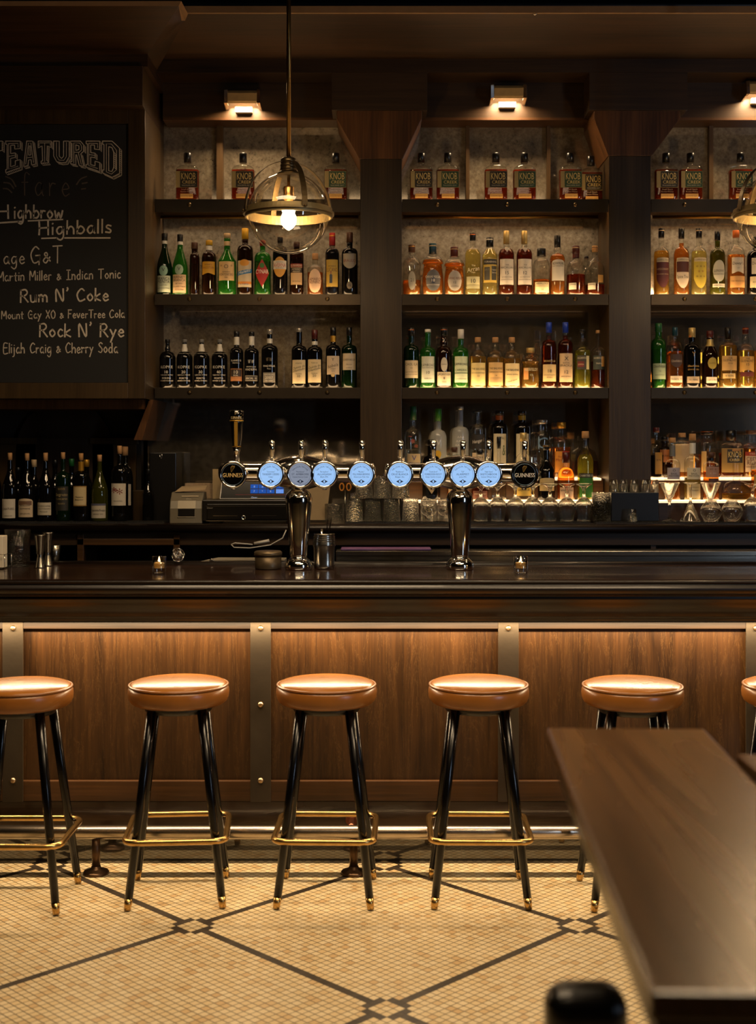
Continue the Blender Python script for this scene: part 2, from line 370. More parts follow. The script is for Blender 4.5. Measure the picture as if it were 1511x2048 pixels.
# lettering: real outlines of the built-in font, laid flat and then wrapped on whatever carries it
_T = {}
def text_verts(s):
    if s in _T: return _T[s]
    cu = bpy.data.curves.new('t', 'FONT'); cu.body = s; cu.resolution_u = 2; cu.size = 1.0
    o = bpy.data.objects.new('t', cu); C.objects.link(o)
    dg = bpy.context.evaluated_depsgraph_get(); dg.update()
    me = bpy.data.meshes.new_from_object(o.evaluated_get(dg))
    vs = [(v.co.x, v.co.y) for v in me.vertices]; fs = [tuple(p.vertices) for p in me.polygons]
    bpy.data.objects.remove(o); bpy.data.curves.remove(cu); bpy.data.meshes.remove(me)
    _T[s] = (vs, fs); return _T[s]
def text_into(mb, s, cx, cz, h, maxw, fn, bold=0, slant=0, arc=0):
    """h = cap height; fn maps flat (x,z) to 3D"""
    vs, fs = text_verts(s)
    if not vs: return
    x0 = min(v[0] for v in vs); x1 = max(v[0] for v in vs)
    H = .72
    sy = h/H; sx = min(sy*1.05, maxw/max(x1-x0, 1e-6))
    out = []
    for x, z in vs:
        X = (x-(x0+x1)/2)*sx; Z = z*sy-h/2+slant*X
        if arc: a = X/arc; X2 = (arc+Z)*math.sin(a); Z = (arc+Z)*math.cos(a)-arc; X = X2
        out.append(fn(cx+X, cz+Z))
    mb.add(out, fs)
# ------------------------------------------------------------ room shell
YH, YC, YF, YM = 6.15, 6.17, 6.32, 6.47      # header front, column front, fascia board, mirror
CT = WZ(1048, 6.0)                            # top of back counter
struct(MB().box(-6, 6, -3, 7.2, -.12, 0).build('floor', M_floor))
struct(MB().box(-6, 6, -3, 7.2, 3.9, 4.02).build('ceiling', M_ceiling))
struct(MB().box(-6, 6, 6.62, 6.75, 0, 3.9).build('wall_back', plain('#17110b', .8, noise=.3, nscale=8)))
struct(MB().box(-6.1, -6, -3, 7.2, 0, 3.9).build('wall_left', plain('#241a10', .8)))
struct(MB().box(6, 6.1, -3, 7.2, 0, 3.9).build('wall_right', plain('#241a10', .8)))
struct(MB().box(-6.1, 6.1, -3.1, -3, 0, 3.9).build('wall_front', plain('#241a10', .8)))

# ------------------------------------------------------------ back bar architecture
zt = WZ(27, 5.75); zs = WZ(118, YH); zb = WZ(145, YH)
XL = WX(295, 5.9); XR = 2.6
cv = MB()   # sloped canopy board and its upright fascia
cv.add([(XL,YH,zs),(XR,YH,zs),(XR,5.75,zt+.008),(XL,5.75,zt),(XL,YH+.05,zs+.03),(XR,YH+.05,zs+.03),(XR,5.74,zt+.038),(XL,5.74,zt+.03)],
       [(0,1,2,3),(7,6,5,4),(0,4,5,1),(2,6,7,3),(0,3,7,4),(1,5,6,2)])
canopy = cv.build('canopy_board', M_soffit); canopy['kind'] = 'structure'; canopy.name = 'trim_1'
struct(MB().box(XL, XR, YH, YH+.17, zb, zs+.01).build('trim_2', M_fascia))       # beam above the bays
e = MB().add([(XL,5.748,zt-.002),(XR,5.748,zt+.006),(XR,5.748,zt+.03),(XL,5.748,zt+.022)], [(0,1,2,3)])
e.box(XL, XR, 5.735, 5.748, zt-.002, zt+.028)
struct(e.build('trim_3', plain('#8a6a48', .45, noise=.2, nscale=20)))
fb = MB().box(XL, XR, YF, YF+.03, WZ(235, YF), zb+.01)
struct(fb.build('trim_4', M_fascia))
struct(MB().box(XL, XR, YF, YM, WZ(235, YF)-.012, WZ(235, YF)).build('trim_5', M_rail))
zm2, zm3 = WZ(612, YM), WZ(800, YM)
struct(MB().box(XL-.1, XR, YM, YM+.02, zm2, WZ(225, YM)).build('wall_mirror', M_mirror))
struct(MB().box(XL-.1, WX(760, YM), YM, YM+.02, zm3, zm2).build('wall_mirror_left', M_mirror))
struct(MB().box(WX(760, YM), XR, YM, YM+.02, zm3, zm2).build('wall_mirror_right', M_mirror_clean))
struct(MB().box(XL-.1, XR, YM, YM+.02, CT-.02, zm3).build('wall_mirror_bottom', M_mirror_clean))

def bolt(mb, x, y, z, r=.0095):
    mb.lathe([(r, 0), (r, .002), (r*.8, .006), (r*.35, .0085)], 12)
# small eye hooks under the canopy edge
for px, py in ((359, 36), (1069, 24)):
    D = 5.74; p = P(px, py, D)
    h = MB().tube([(0, 0, .03), (0, 0, .008)], .002, 6)
    h.tube([(.008*math.cos(t), 0, -.004+.008*math.sin(t)) for t in [2*PI*i/14 for i in range(14)]], .002, 6, closed=True)
    tag(h.build('eye_hook', M_chrome, loc=p), 'small shiny metal eye hook under the canopy edge, ' + ('by the chalkboard cabinet' if px < 500 else 'above the middle bay'), 'hook', 'eye hooks under the canopy edge')

# columns: shaft, flared capital, block
def column(xa, xb, ca, cb, ba, bb, cy, where):
    r = thing('wooden_column', (WX((xa+xb)/2, YC), YC, CT), 'dark wooden column with flared capital standing on the back counter, '+where, 'column', 'columns between the shelf bays')
    ox, oy, oz = r.location
    m = MB(); X0, X1 = WX(xa, YC)-ox, WX(xb, YC)-ox
    m.box(X0, X1, 0, YM-oy, 0, WZ(cy, YC)-oz); m.build('shaft', M_darkZ, r, bevel=.002)
    c = MB(); zb_, zt_ = WZ(cy, YC)-oz, WZ(237, YC)-oz; zz = WZ(221, YC)-oz
    A0, A1 = WX(ca, YC)-ox, WX(cb, YC)-ox
    B = YM-oy
    c.prism([(X0-.004, zb_), (X1+.004, zb_), (A1, zt_), (A1, zz), (A0, zz), (A0, zt_)], 'Y', -.004, B)
    c.build('capital', M_capital, r, bevel=.002)
    b = MB(); b.box(WX(ba, YH)-ox, WX(bb, YH)-ox, YH-oy-.001, B, WZ(220, YH)-oz, zb-oz); b.build('header_block', M_fascia, r, bevel=.001)
    return r
column(720, 803, 673, 843, 663, 854, 318, 'left of the middle bay')
column(1217, 1301, 1187, 1359, 1178, 1374, 312, 'between the middle and right bays')

# light battens across the top mirrors
for i, (px, wpx) in enumerate(((439, 13), (935, 7), (1097, 7), (1422, 8))):
    z0, z1 = WZ(398, YC)+.0, WZ(238, YM)
    o = MB().box(-wpx/2*u(6.4), wpx/2*u(6.4), -.035, 0, 0, z1-z0-.02).build('mirror_batten', wood('#3c2c18', '#5c4526', 'Z', 3, .45), loc=(WX(px, 6.43), YM-.001, z0))
    tag(o, ['thick light wooden batten over the mirror of the left bay, beside a whiskey bottle', 'thin wooden batten over the mirror, left of the two in the middle bay', 'thin wooden batten over the mirror, right of the two in the middle bay', 'thin wooden batten over the mirror of the right bay'][i], 'batten', 'mirror battens in the top row')

# shelves
BAYS = {'left': (309, 720), 'middle': (803.5, 1216), 'right': (1301.5, 1640)}
SH = {1: (399, 424), 2: (589, 610), 3: (776, 797)}
shelf_z = {}
rown = {1: 'top', 2: 'middle', 3: 'bottom'}
LED = {('left',1):1.2, ('left',2):4.5, ('left',3):4.5, ('middle',1):2.2, ('middle',2):9.5, ('middle',3):9, ('right',1):2.2, ('right',2):9.5, ('right',3):9}
UL = {('left',1):20, ('left',2):4, ('left',3):.6, ('middle',1):30, ('middle',2):4, ('middle',3):1.2, ('right',1):30, ('right',2):4, ('right',3):1.2}
for bay, (xa, xb) in BAYS.items():
    for k, (ya, yb) in SH.items():
        x0, x1 = WX(xa, YC), WX(xb, YC); z1 = WZ(ya, YC); z0 = WZ(yb, YC)
        r = thing('back_bar_shelf', ((x0+x1)/2, YC, z1), 'dark steel-fronted wooden bottle shelf, %s shelf of the %s bay' % (rown[k], bay), 'shelf', 'bottle shelves')
        hw = (x1-x0)/2; H = z1-z0
        MB().box(-hw, hw, 0, .006, -H, .0019).build('steel_front', M_steel, r, bevel=.001)
        MB().box(-hw, hw, .0065, YM-YC-.002, -.020, 0).build('board', M_rail, r)
        # diffuser of the light strip let into the shelf, behind the steel lip
        MB().box(-hw+.03, hw-.03, .009, .036, 0, .0014).build('light_strip', emit((1.0, .64, .32), LED[(bay, k)]*2.2), r)
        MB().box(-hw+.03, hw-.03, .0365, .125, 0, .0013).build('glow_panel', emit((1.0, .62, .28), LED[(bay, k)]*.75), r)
        MB().box(-hw+.03, hw-.03, .009, .024, -.024, -.0205).build('light_strip', emit((1.0, .62, .30), UL[(bay, k)]), r) if UL[(bay, k)] else None
        MB().box(-hw+.02, hw-.02, .026, .028, -.031, -.0205).build('added_baffle', M_rail, r)  # unseen lip, added to keep the strip's bright line out of the mirror
        for fx in (-.66, 0.02, .68):
            if xb > 1511 and fx > .5: continue
            bpx = fx*hw
            if xb > 1511: bpx = WX(1368 if fx < -.5 else 1510, YC)-r.location.x
            b = MB(); b.rings([[(bpx+q*math.cos(2*PI*j/12), -y, -H*.42+q*math.sin(2*PI*j/12)) for j in range(12)] for q, y in ((.0105, 0), (.0105, .003), (.008, .008), (.003, .0105))])
            b.build('bolt', M_bronze, r)
        shelf_z[(bay, k)] = z1+.0014
# metal tube hung under the top shelves
for bay, xa, xb in (('left', 312, 716), ('middle', 806, 1195), ('right', 1304, 1600)):
    D = 6.38
    o = MB().tube([(WX(xa, D), D, WZ(434, D)), (WX(xb, D), D, WZ(434, D))], .0085, 10)
    tag(o.build('tube_light', M_brass), 'thin brass tube light running under the top shelf of the %s bay' % bay, 'lamp', 'tube lights under the top shelves')
    xm = WX((xa+xb)/2, D); area('tube_light_wash', (xm, D+.012, WZ(434, D)-.004), (xm, D+.045, WZ(434, D)-.3), WX(xb, D)-WX(xa, D)-.02, .02, 1.9 if bay != 'left' else 1.5, (1.0, .72, .46), 120)

# sconces
def sconce():
    r = thing('picture_light', (0,0,0), '', 'lamp', 'sconces above the bays')
    s = u(6.27); W2, H = 34*s, 26*s
    m = MB(); m.prism([(-.005, 0), (-.085, 0), (-.10, -.015), (-.10, -H+.01), (-.095, -H), (-.091, -H), (-.091, -.012), (-.005, -.008)], 'X', -W2+.012, W2-.012)
    m.build('hood', plain('#c8a468', .4, .3, noise=.25, nscale=30), r, bevel=.0015)
    for sx in (-1, 1):
        c = MB(); a = sx*(W2-.012); b = sx*(W2+.004)
        c.hexa([(a,-.005,-H-.005),(b,-.005,-H-.012),(b,-.106,-H-.002),(a,-.102,-H)], [(a,-.005,.003),(b,-.005,.003),(b,-.10,.0),(a,-.095,.003)])
        c.build('end_cap', M_chrome, r, bevel=.001)
    MB().box(-W2*.5, W2*.5, -.03, 0, -H*1.42, -H*1.0).build('wall_plate', plain('#d8c49a', .5, noise=.05), r, bevel=.002)
    MB().box(-W2+.014, W2-.014, -.088, -.05, -.022, -.012).build('lamp_tube', emit((1.0, .66, .34), 34), r)
    return r
sc0 = sconce()
for i, (px, py) in enumerate(((486, 183), (1015, 173), (1522, 165))):
    o = sc0 if i == 0 else copy_tree(sc0)
    o.location = (WX(px, 6.27), YF, WZ(py, 6.25))
    o['label'] = 'small brass picture light glowing on the wood above the %s bay' % ('left', 'middle', 'right')[i]
    area('picture_light_glow', (o.location.x, YF-.06, o.location.z-.055), (o.location.x, YF-.055, 0), .13, .07, 6.5, (1.0, .70, .40), 165)

# ------------------------------------------------------------ left cabinet with chalkboard
DL = 5.95
cab = thing('wall_cabinet', (WX(290, DL), DL, WZ(797, DL)), 'dark wooden wall cabinet that carries the chalkboard menu, left of the shelves', 'cabinet')
ox, oy, oz = cab.location; XW = -2.3-ox
MB().box(XW, 0, .03, YM-oy, 0, WZ(210, DL)-oz).build('carcass', M_darkZ, cab)
f = MB(); xr = WX(256, DL)-ox; zt_ = WZ(247, DL)-oz; zb_ = WZ(766, DL)-oz
f.box(xr, 0, 0, .0305, 0, WZ(210, DL)-oz); f.box(XW, xr, 0, .0305, zt_, WZ(210, DL)-oz); f.box(XW, xr, 0, .0305, 0, zb_)
f.build('face_frame', M_rail if False else M_darkZ, cab, bevel=.0015)
MB().box(XW, WX(285, 5.88)-ox, -.07, YM-oy, WZ(211, 5.88)-oz, WZ(131, 5.88)-oz).build('header', M_fascia, cab, bevel=.002)
c = MB(); a0, a1 = 5.9-oy, 5.55-oy
zl0, zl1, zl2 = WZ(133, 5.9)-oz, WZ(108, 5.9)-oz, WZ(12, 5.55)-oz
xb0 = XL-ox; xb1 = WX(357, 5.55)-ox
c.box(XW, xb0, a0, .4, zl0, zl1)
c.hexa([(XW,a0,zl1),(xb0,a0,zl1),(xb0,6.15-oy,zl1),(XW,6.15-oy,zl1)], [(XW,a1,zl2),(xb1,a1,zl2),(xb1,5.75-oy,zl2+.01),(XW,5.75-oy,zl2+.01)])
c.build('crown', M_soffit, cab)
c2 = MB(); c2.hexa([(XW,a1,zl2),(xb1,a1,zl2),(xb1,5.74-oy,zl2),(XW,5.74-oy,zl2)], [(XW,a1-.004,zl2+.02),(xb1+.012,a1-.004,zl2+.02),(xb1+.012,5.74-oy,zl2+.03),(XW,5.74-oy,zl2+.03)])
c2.build('crown_edge', plain('#8a6a48', .45, noise=.2, nscale=20), cab)
# corbel and dark wood arch under the cabinet
k = MB(); x1 = WX(308, 6.1)-ox
k.prism([(x1-.02, -.0), (x1+.0, 0), (WX(285, 6.1)-ox, WZ(880, 6.1)-oz), (WX(268, 6.1)-ox, WZ(880, 6.1)-oz)], 'Y', .14, YM-oy)
k.box(XW, WX(290, 6.1)-ox, .1, .5, -.045, -.001)
k.build('corbel', M_capital, cab)
nb = MB()
nb.box(-2.4, WX(275, 6.3), 6.40, 6.46, CT, WZ(797, DL)-.0)
struct(nb.build('wall_niche', plain('#150e08', .6, noise=.4, nscale=5)))
npn = thing('niche_paneling', (WX(100, 6.38), 6.37, CT), 'dark recessed wood paneling with an arch in the niche under the cabinet', 'panel')
for xa, xb in ((0, 72), (186, 272)):
    m = MB(); X0, X1 = WX(xa, 6.38)-npn.location.x, WX(xb, 6.38)-npn.location.x; z1 = WZ(888, 6.38)-CT
    m.box(X0, X1, 0, .028, 0, z1); m.box(X0-.01, X1+.01, -.012, .028, z1, z1+.03); m.build('panel', M_darkZ, npn)
m = MB(); ax, az = WX(130, 6.38)-npn.location.x, CT
pts = [(ax+.24*math.cos(t), WZ(905, 6.38)-CT+.26*math.sin(t)) for t in [PI*i/16 for i in range(17)]]+[(ax-.24, 0), (ax+.24, 0)]
m.prism(pts, 'Y', .0, .028); m.build('arch', wood('#1c120a', '#2c1c0e', 'Z', 3, .5), npn)

# chalkboard with chalk strokes
bd = thing('chalkboard', (WX(128, DL), DL, WZ(506, DL)), 'black chalkboard menu headed FEATURED with handwritten white chalk drinks', 'chalkboard')
bo = bd.location
MB().box(-2.3-bo.x, WX(255, DL)-bo.x, .012, .0295, WZ(765, DL)-bo.z, WZ(248, DL)-bo.z).build('board', M_board, bd)
MB().box(-2.3-bo.x, WX(256, DL)-bo.x, .004, .012, WZ(767, DL)-bo.z, WZ(765.4, DL)-bo.z).build('metal_edge', M_brass, bd)
G = {
'H': (.62, [[(0,1),(.02,.5),(0,0)],[(0,.5),(.55,.52)],[(.55,1),(.56,0)]]), 'i': (.12, [[(.05,.55),(.05,.02)],[(.05,.8),(.07,.78)]]),
'g': (.5, [[(.42,.5),(.2,.57),(.03,.32),(.14,.04),(.34,.15),(.42,.48)],[(.42,.55),(.43,-.15),(.25,-.4),(.02,-.25)]]),
'h': (.46, [[(.02,1),(0,0)],[(0,.3),(.2,.56),(.38,.4),(.4,0)]]), 'b': (.46, [[(.02,1),(0,.02)],[(0,.3),(.22,.56),(.44,.3),(.28,.02),(.02,.06)]]),
'r': (.34, [[(0,.55),(.01,0)],[(.01,.3),(.14,.52),(.32,.5)]]), 'o': (.46, [[(.22,.55),(.02,.3),(.2,0),(.42,.25),(.24,.55)]]),
'w': (.66, [[(0,.55),(.12,.0),(.3,.42),(.46,0),(.62,.55)]]), 'a': (.46, [[(.4,.48),(.2,.56),(.02,.28),(.15,.0),(.36,.16),(.4,.5)],[(.4,.5),(.4,.1),(.47,0)]]),
'l': (.1, [[(.05,1),(.04,.0)]]), 's': (.36, [[(.33,.5),(.14,.56),(.05,.4),(.3,.2),(.26,.02),(.0,.06)]]),
'e': (.44, [[(.04,.28),(.4,.34),(.22,.57),(.03,.28),(.18,0),(.42,.1)]]), 'G': (.66, [[(.55,.85),(.3,1),(.02,.55),(.2,.03),(.55,.15),(.56,.45)],[(.34,.45),(.62,.46)],[(.58,.45),(.56,-.1)]]),
'&': (.5, [[(.48,.1),(.1,.5),(.22,.62),(.28,.45),(.02,.15),(.2,0),(.45,.35)]]), 'T': (.62, [[(0,1),(.62,1.02)],[(.31,1),(.3,0)]]),
'M': (.72, [[(0,0),(.04,1),(.33,.35),(.62,1),(.68,0)]]), 't': (.36, [[(.18,.85),(.17,.08),(.3,0)],[(0,.55),(.34,.56)]]),
'n': (.44, [[(0,.55),(0,0)],[(0,.32),(.2,.56),(.37,.4),(.38,0)]]), 'd': (.48, [[(.38,.45),(.2,.55),(.02,.28),(.16,.0),(.38,.15)],[(.4,1),(.4,0)]]),
'I': (.5, [[(.05,1),(.45,1)],[(.25,1),(.25,0)],[(.02,0),(.48,0)]]), 'c': (.4, [[(.36,.48),(.18,.56),(.02,.27),(.18,0),(.38,.1)]]),
'R': (.6, [[(.02,1),(0,0)],[(0,.95),(.35,1),(.5,.75),(.3,.52),(.02,.5)],[(.2,.5),(.58,0)]]), 'u': (.48, [[(0,.55),(.05,.08),(.22,0),(.38,.15),(.4,.55)],[(.4,.55),(.42,0)]]),
'm': (.68, [[(0,.55),(0,0)],[(0,.32),(.15,.56),(.28,.4),(.3,0)],[(.3,.35),(.45,.56),(.6,.4),(.62,0)]]), 'N': (.6, [[(0,0),(.02,1),(.52,0),(.54,1)]]),
"'": (.2, [[(.1,1.1),(.14,1.0),(.06,.85)]]), 'C': (.62, [[(.56,.85),(.32,1),(.02,.55),(.2,.03),(.6,.15)]]),
'k': (.44, [[(.02,1),(0,0)],[(.38,.55),(.04,.25),(.42,0)]]), 'y': (.46, [[(0,.55),(.2,.15)],[(.42,.55),(.2,.05),(.02,-.4)]]),
'X': (.56, [[(.02,1),(.5,0)],[(.52,1),(0,0)]]), 'O': (.64, [[(.32,1),(.03,.6),(.2,.02),(.52,.1),(.6,.6),(.34,1)]]),
'F': (.5, [[(.02,1),(0,0)],[(.02,1),(.5,1)],[(0,.55),(.38,.56)]]), 'v': (.44, [[(0,.55),(.2,0),(.42,.55)]]),
'S': (.5, [[(.46,.88),(.25,1),(.05,.78),(.44,.35),(.3,.02),(.0,.12)]]), 'E': (.5, [[(.48,1),(.03,.98),(0,0),(.5,.02)],[(.02,.52),(.4,.53)]]),
'j': (.2, [[(.12,.55),(.12,-.2),(-.06,-.35)],[(.12,.8),(.14,.78)]]), 'f': (.4, [[(.42,.9),(.26,1),(.16,.8),(.16,0)],[(0,.55),(.34,.56)]]), ' ': (.34, []),
}
def smooth_line(pts, k=5):
    if len(pts) < 3: return pts
    out = []
    q = [pts[0]]+list(pts)+[pts[-1]]
    for i in range(1, len(q)-2):
        for j in range(k):
            t = j/k; out.append(tuple(.5*((2*q[i][a])+(-q[i-1][a]+q[i+1][a])*t+(2*q[i-1][a]-5*q[i][a]+4*q[i+1][a]-q[i+2][a])*t*t+(-q[i-1][a]+3*q[i][a]-3*q[i+1][a]+q[i+2][a])*t**3) for a in (0, 1)))
    out.append(pts[-1]); return out
def stroke(mb, pts, rad):   # board-local metres, chalk laid on the board face at y=.012
    pts = [(p[0]-0, p[1]) for p in pts]
    P3 = [Vector((x, .0112, z)) for x, z in pts]
    vs = []; fs = []
    n = len(P3)
    for i in range(n):
        t = P3[min(i+1, n-1)]-P3[max(i-1, 0)]; t.y = 0
        if t.length < 1e-7: t = Vector((1,0,0))
        t.normalize(); q = Vector((-t.z, 0, t.x))*rad*random.uniform(.85, 1.15)
        if i == 0: P3[0] = P3[0]-t*rad*.6
        if i == n-1: P3[-1] = P3[-1]+t*rad*.6
        vs += [P3[i]+q, P3[i]-q, P3[i]-q+Vector((0,.0012,0)), P3[i]+q+Vector((0,.0012,0))]
    for i in range(n-1):
        a = i*4
        for j in range(4): fs.append((a+j, a+(j+1) % 4, a+4+(j+1) % 4, a+4+j))
    fs += [(3,2,1,0), (n*4-4, n*4-3, n*4-2, n*4-1)]
    mb.add(vs, fs)
def bl(px, py): return (WX(px, DL)-bo.x, WZ(py, DL)-bo.z)
def chalk(mb, s, x0, x1, base, cap, rad, slope=0, gap=.16):
    tot = sum(G[c][0]+gap for c in s)-gap; sx = (x1-x0)/tot; x = x0
    for c in s:
        wd, ss = G[c]
        for st in ss:
            pp = []
            jx, jy = random.uniform(-.3, .3), random.uniform(-.5, .5)
            for (a, b) in smooth_line(st):
                X = x+a*sx+jx; Y = base-b*cap+slope*(X-x0)+jy; pp.append(bl(X, Y))
            stroke(mb, pp, rad*u(DL))
        x += (wd+gap)*sx
def chalk_line(*parts):
    ln = MB()
    for p in parts:
        if isinstance(p, tuple): chalk(ln, *p)
        else: stroke(ln, [bl(*q) for q in p], .0032)
    ln.build('chalk_lettering', M_chalk, bd)
chalk_line(('H', -16, 18, 436, 27, 1.6), ('ighbrow', 27, 125, 436, 27, 1.6, -.01), [(-20, 446), (42, 442)], [(55, 441), (124, 438)])
chalk_line(('Highballs', 77, 222, 469, 27, 1.6, -.03), [(82, 476), (112, 475)], [(128, 475), (219, 475)])
chalk_line(('age', 6, 48, 527, 26, 1.1), ('G&T', 60, 123, 526, 33, 1.2, -.02))
chalk_line(('Martin Miller & Indian Tonic', -6, 240, 562, 19, .95, -.025))
chalk_line(("Rum N' Coke", 40, 216, 604, 25, 1.5, -.02))
chalk_line(("Mount Gay XO & FeverTree Cola", 2, 248, 637, 16, .9, -.01))
chalk_line(("Rock N' Rye", 78, 247, 673, 26, 1.5, .0))
chalk_line(('Elijah Craig & Cherry Soda', 6, 234, 706, 20, 1.0, -.005))
fa = MB(); chalk(fa, 'fare', 42, 138, 389, 46, 1.0, .02, .35)
fa.build('faded_word', M_chalkfaint, bd); fa = MB()
for s_ in (((10,352),(22,358),(30,372)), ((6,364),(18,366),(26,376)), ((5,376),(14,377),(22,384)), ((172,352),(160,357),(152,368)), ((173,364),(163,366)), ((170,376),(162,377))):
    stroke(fa, [bl(*p) for p in smooth_line(list(s_))], .003)
fa.build('chalk_flourish', M_chalkfaint, bd)
# FEATURED: outlined block capitals on an arch, double line and hatched shade
ft = MB()
def topy(x): return 281.0
def boty(x): return 324+(x-107)**2*(.0022 if x > 107 else .0022)
BL = {'E': [[(0,1),(1,1),(1,.72),(.62,.72),(.62,.86),(.34,.86),(.34,.58),(.66,.58),(.66,.42),(.34,.42),(.34,.14),(.66,.14),(.66,.3),(1,.3),(1,0),(0,0),(0,.1),(.1,.1),(.1,.9),(0,.9),(0,1)]],
 'A': [[(.25,1),(.75,1),(1,0),(.66,0),(.62,.22),(.4,.22),(.36,0),(0,0),(.25,1)],[(.46,.8),(.56,.8),(.6,.42),(.42,.42),(.46,.8)]],
 'T': [[(0,1),(1,1),(1,.7),(.7,.78),(.66,.1),(.78,.1),(.78,0),(.22,0),(.22,.1),(.34,.1),(.3,.78),(0,.7),(0,1)]],
 'U': [[(0,1),(.36,1),(.36,.3),(.5,.2),(.64,.3),(.64,1),(1,1),(1,.3),(.8,.04),(.5,0),(.2,.04),(0,.3),(0,1)]],
 'R': [[(0,1),(.75,1),(1,.85),(1,.6),(.78,.48),(1,0),(.66,0),(.46,.42),(.4,.42),(.4,0),(0,0),(0,.1),(.1,.1),(.1,.9),(0,.9),(0,1)],[(.4,.84),(.64,.8),(.64,.66),(.4,.6),(.4,.84)]],
 'D': [[(0,1),(.55,1),(1,.82),(1,.2),(.55,0),(0,0),(0,.1),(.08,.1),(.08,.9),(0,.9),(0,1)],[(.36,.84),(.55,.82),(.66,.7),(.66,.3),(.55,.16),(.36,.14),(.36,.84)]],
 'F': [[(0,1),(1,1),(1,.72),(.62,.72),(.62,.86),(.34,.86),(.34,.0),(0,0),(0,1)]]}
IN = {'E': [[(.2,.92),(.2,.08),(.85,.08)],[(.2,.92),(.85,.92),(.85,.78)],[(.2,.5),(.6,.5)]], 'A': [[(.17,.08),(.4,.92),(.6,.92),(.83,.08)],[(.32,.32),(.7,.32)]],
 'T': [[(.08,.8),(.08,.92),(.92,.92),(.92,.8)],[(.5,.92),(.5,.06)]], 'U': [[(.18,.94),(.18,.3),(.34,.12),(.66,.12),(.82,.3),(.82,.94)]],
 'R': [[(.24,.06),(.24,.92),(.7,.92),(.84,.8),(.84,.64),(.66,.54),(.3,.52)],[(.6,.5),(.82,.06)]], 'D': [[(.22,.08),(.22,.92),(.52,.92),(.82,.76),(.82,.26),(.52,.08),(.22,.08)]], 'F': [[(.2,.92),(.2,.05)],[(.2,.92),(.85,.92)]]}
xs = [('F',-35,3), ('E',10,39), ('A',46,70), ('T',75,101), ('U',106,137), ('R',140,166), ('E',171,198), ('D',204,238)]
for ch, xa, xb in xs:
    def mp(a, b, dx=0, dy=0):
        X = xa+a*(xb-xa); t, bt = topy(X), boty(X)
        return bl(X+dx, bt+(t-bt)*b+dy)
    for lp in BL[ch]:
        pp = []
        for i in range(len(lp)-1):
            for q in range(4): f_ = q/4; pp.append(mp(lp[i][0]+(lp[i+1][0]-lp[i][0])*f_, lp[i][1]+(lp[i+1][1]-lp[i][1])*f_))
        pp.append(mp(*lp[-1])); stroke(ft, pp, .0017)
        # hatched shade on the right and below
        for i in range(len(lp)-1):
            (a0, b0), (a1, b1) = lp[i], lp[i+1]
            if b1 < b0-.15 and a0 > .6 or (a1 < a0-.2 and b0 < .05):
                nn = max(3, int(math.hypot((a1-a0)*(xb-xa), (b1-b0)*60)/3))
                for q in range(nn+1):
                    f_ = q/nn; a, b = a0+(a1-a0)*f_, b0+(b1-b0)*f_; stroke(ft, [mp(a, b, .5, .5), mp(a, b, 3.6, 3.2)], .0009)
                stroke(ft, [mp(a0, b0, 4, 4), mp(a1, b1, 4, 4)], .0013)
    for lp in IN[ch]:
        stroke(ft, [mp(*p) for p in lp], .0013)
ft.build('chalk_heading', M_chalk, bd)

# ------------------------------------------------------------ back counter
bc = thing('back_counter', (0, 6.0, 0), 'long dark wooden back counter with rounded front edge under the shelves', 'counter')
MB().box(-2.8, 2.8, .015, .6, CT-.04, CT).build('counter_top', M_top, bc)
n = MB(); n.tube([(-2.8, .012, CT-.022), (2.8, .012, CT-.022)], .021, 16); n.build('front_bead', M_mould, bc)
m = MB(); m.box(-2.8, 2.8, .04, .07, CT-.10, CT-.04); m.box(-2.8, 2.8, .06, .6, 0.0, .55); m.box(-2.8, 2.8, .55, .6, .5, CT-.04)
for xa, xb in ((0, 160), (160, 168), (347, 355), (1300, 1310)):
    m.box(WX(xa, 6.06), WX(xb, 6.06), .05, .55, .55, CT-.04) if xb-xa < 20 else None
m.build('carcass', M_fascia, bc)
f = MB(); X0, X1 = WX(168, 6.04), WX(347, 6.04)
f.box(X0-.03, X0, .03, .06, .9, CT-.05); f.box(X1, X1+.03, .03, .06, .9, CT-.05); f.box(X0-.03, X1+.03, .03, .06, CT-.10, CT-.07)
f.build('face_frame', wood('#2a1a0c', '#54381a', 'X', 3, .4), bc, bevel=.002)
# tiers of bottle steps
for bay, (xa, xb) in (('middle', (804, 1195)), ('right', (1302, 1640))):
    for nm, ya, Df, Db in (('lower', 1002, 6.175, YM), ('upper', 957, 6.30, YM)):
        x0, x1 = WX(xa, YC)+.002, WX(xb if xb > 1500 else 1216, YC)-.002; zt2 = WZ(ya, Df)
        zlo = CT+.0005 if nm == 'lower' else WZ(1002, 6.175)+.0005
        r = thing('bottle_step', ((x0+x1)/2, Df, zlo), '%s lit step for bottles on the back counter in the %s bay' % (nm, bay), 'step', 'bottle steps on the back counter')
        hw = (x1-x0)/2
        MB().box(-hw, hw, 0, Db-Df-.003, 0, zt2-zlo).build('riser', M_rail, r, bevel=.001)
        MB().box(-hw+.01, hw-.01, .004, .10, zt2-zlo, zt2-zlo+.0014).build('light_strip', emit((1.0, .62, .28), 7), r)
        MB().box(-hw+.01, hw-.01, -.003, 0, zt2-zlo-.009, zt2-zlo-.001).build('light_strip', emit((1.0, .66, .36), 1.6), r)
        shelf_z[(bay, nm)] = zt2+.0014
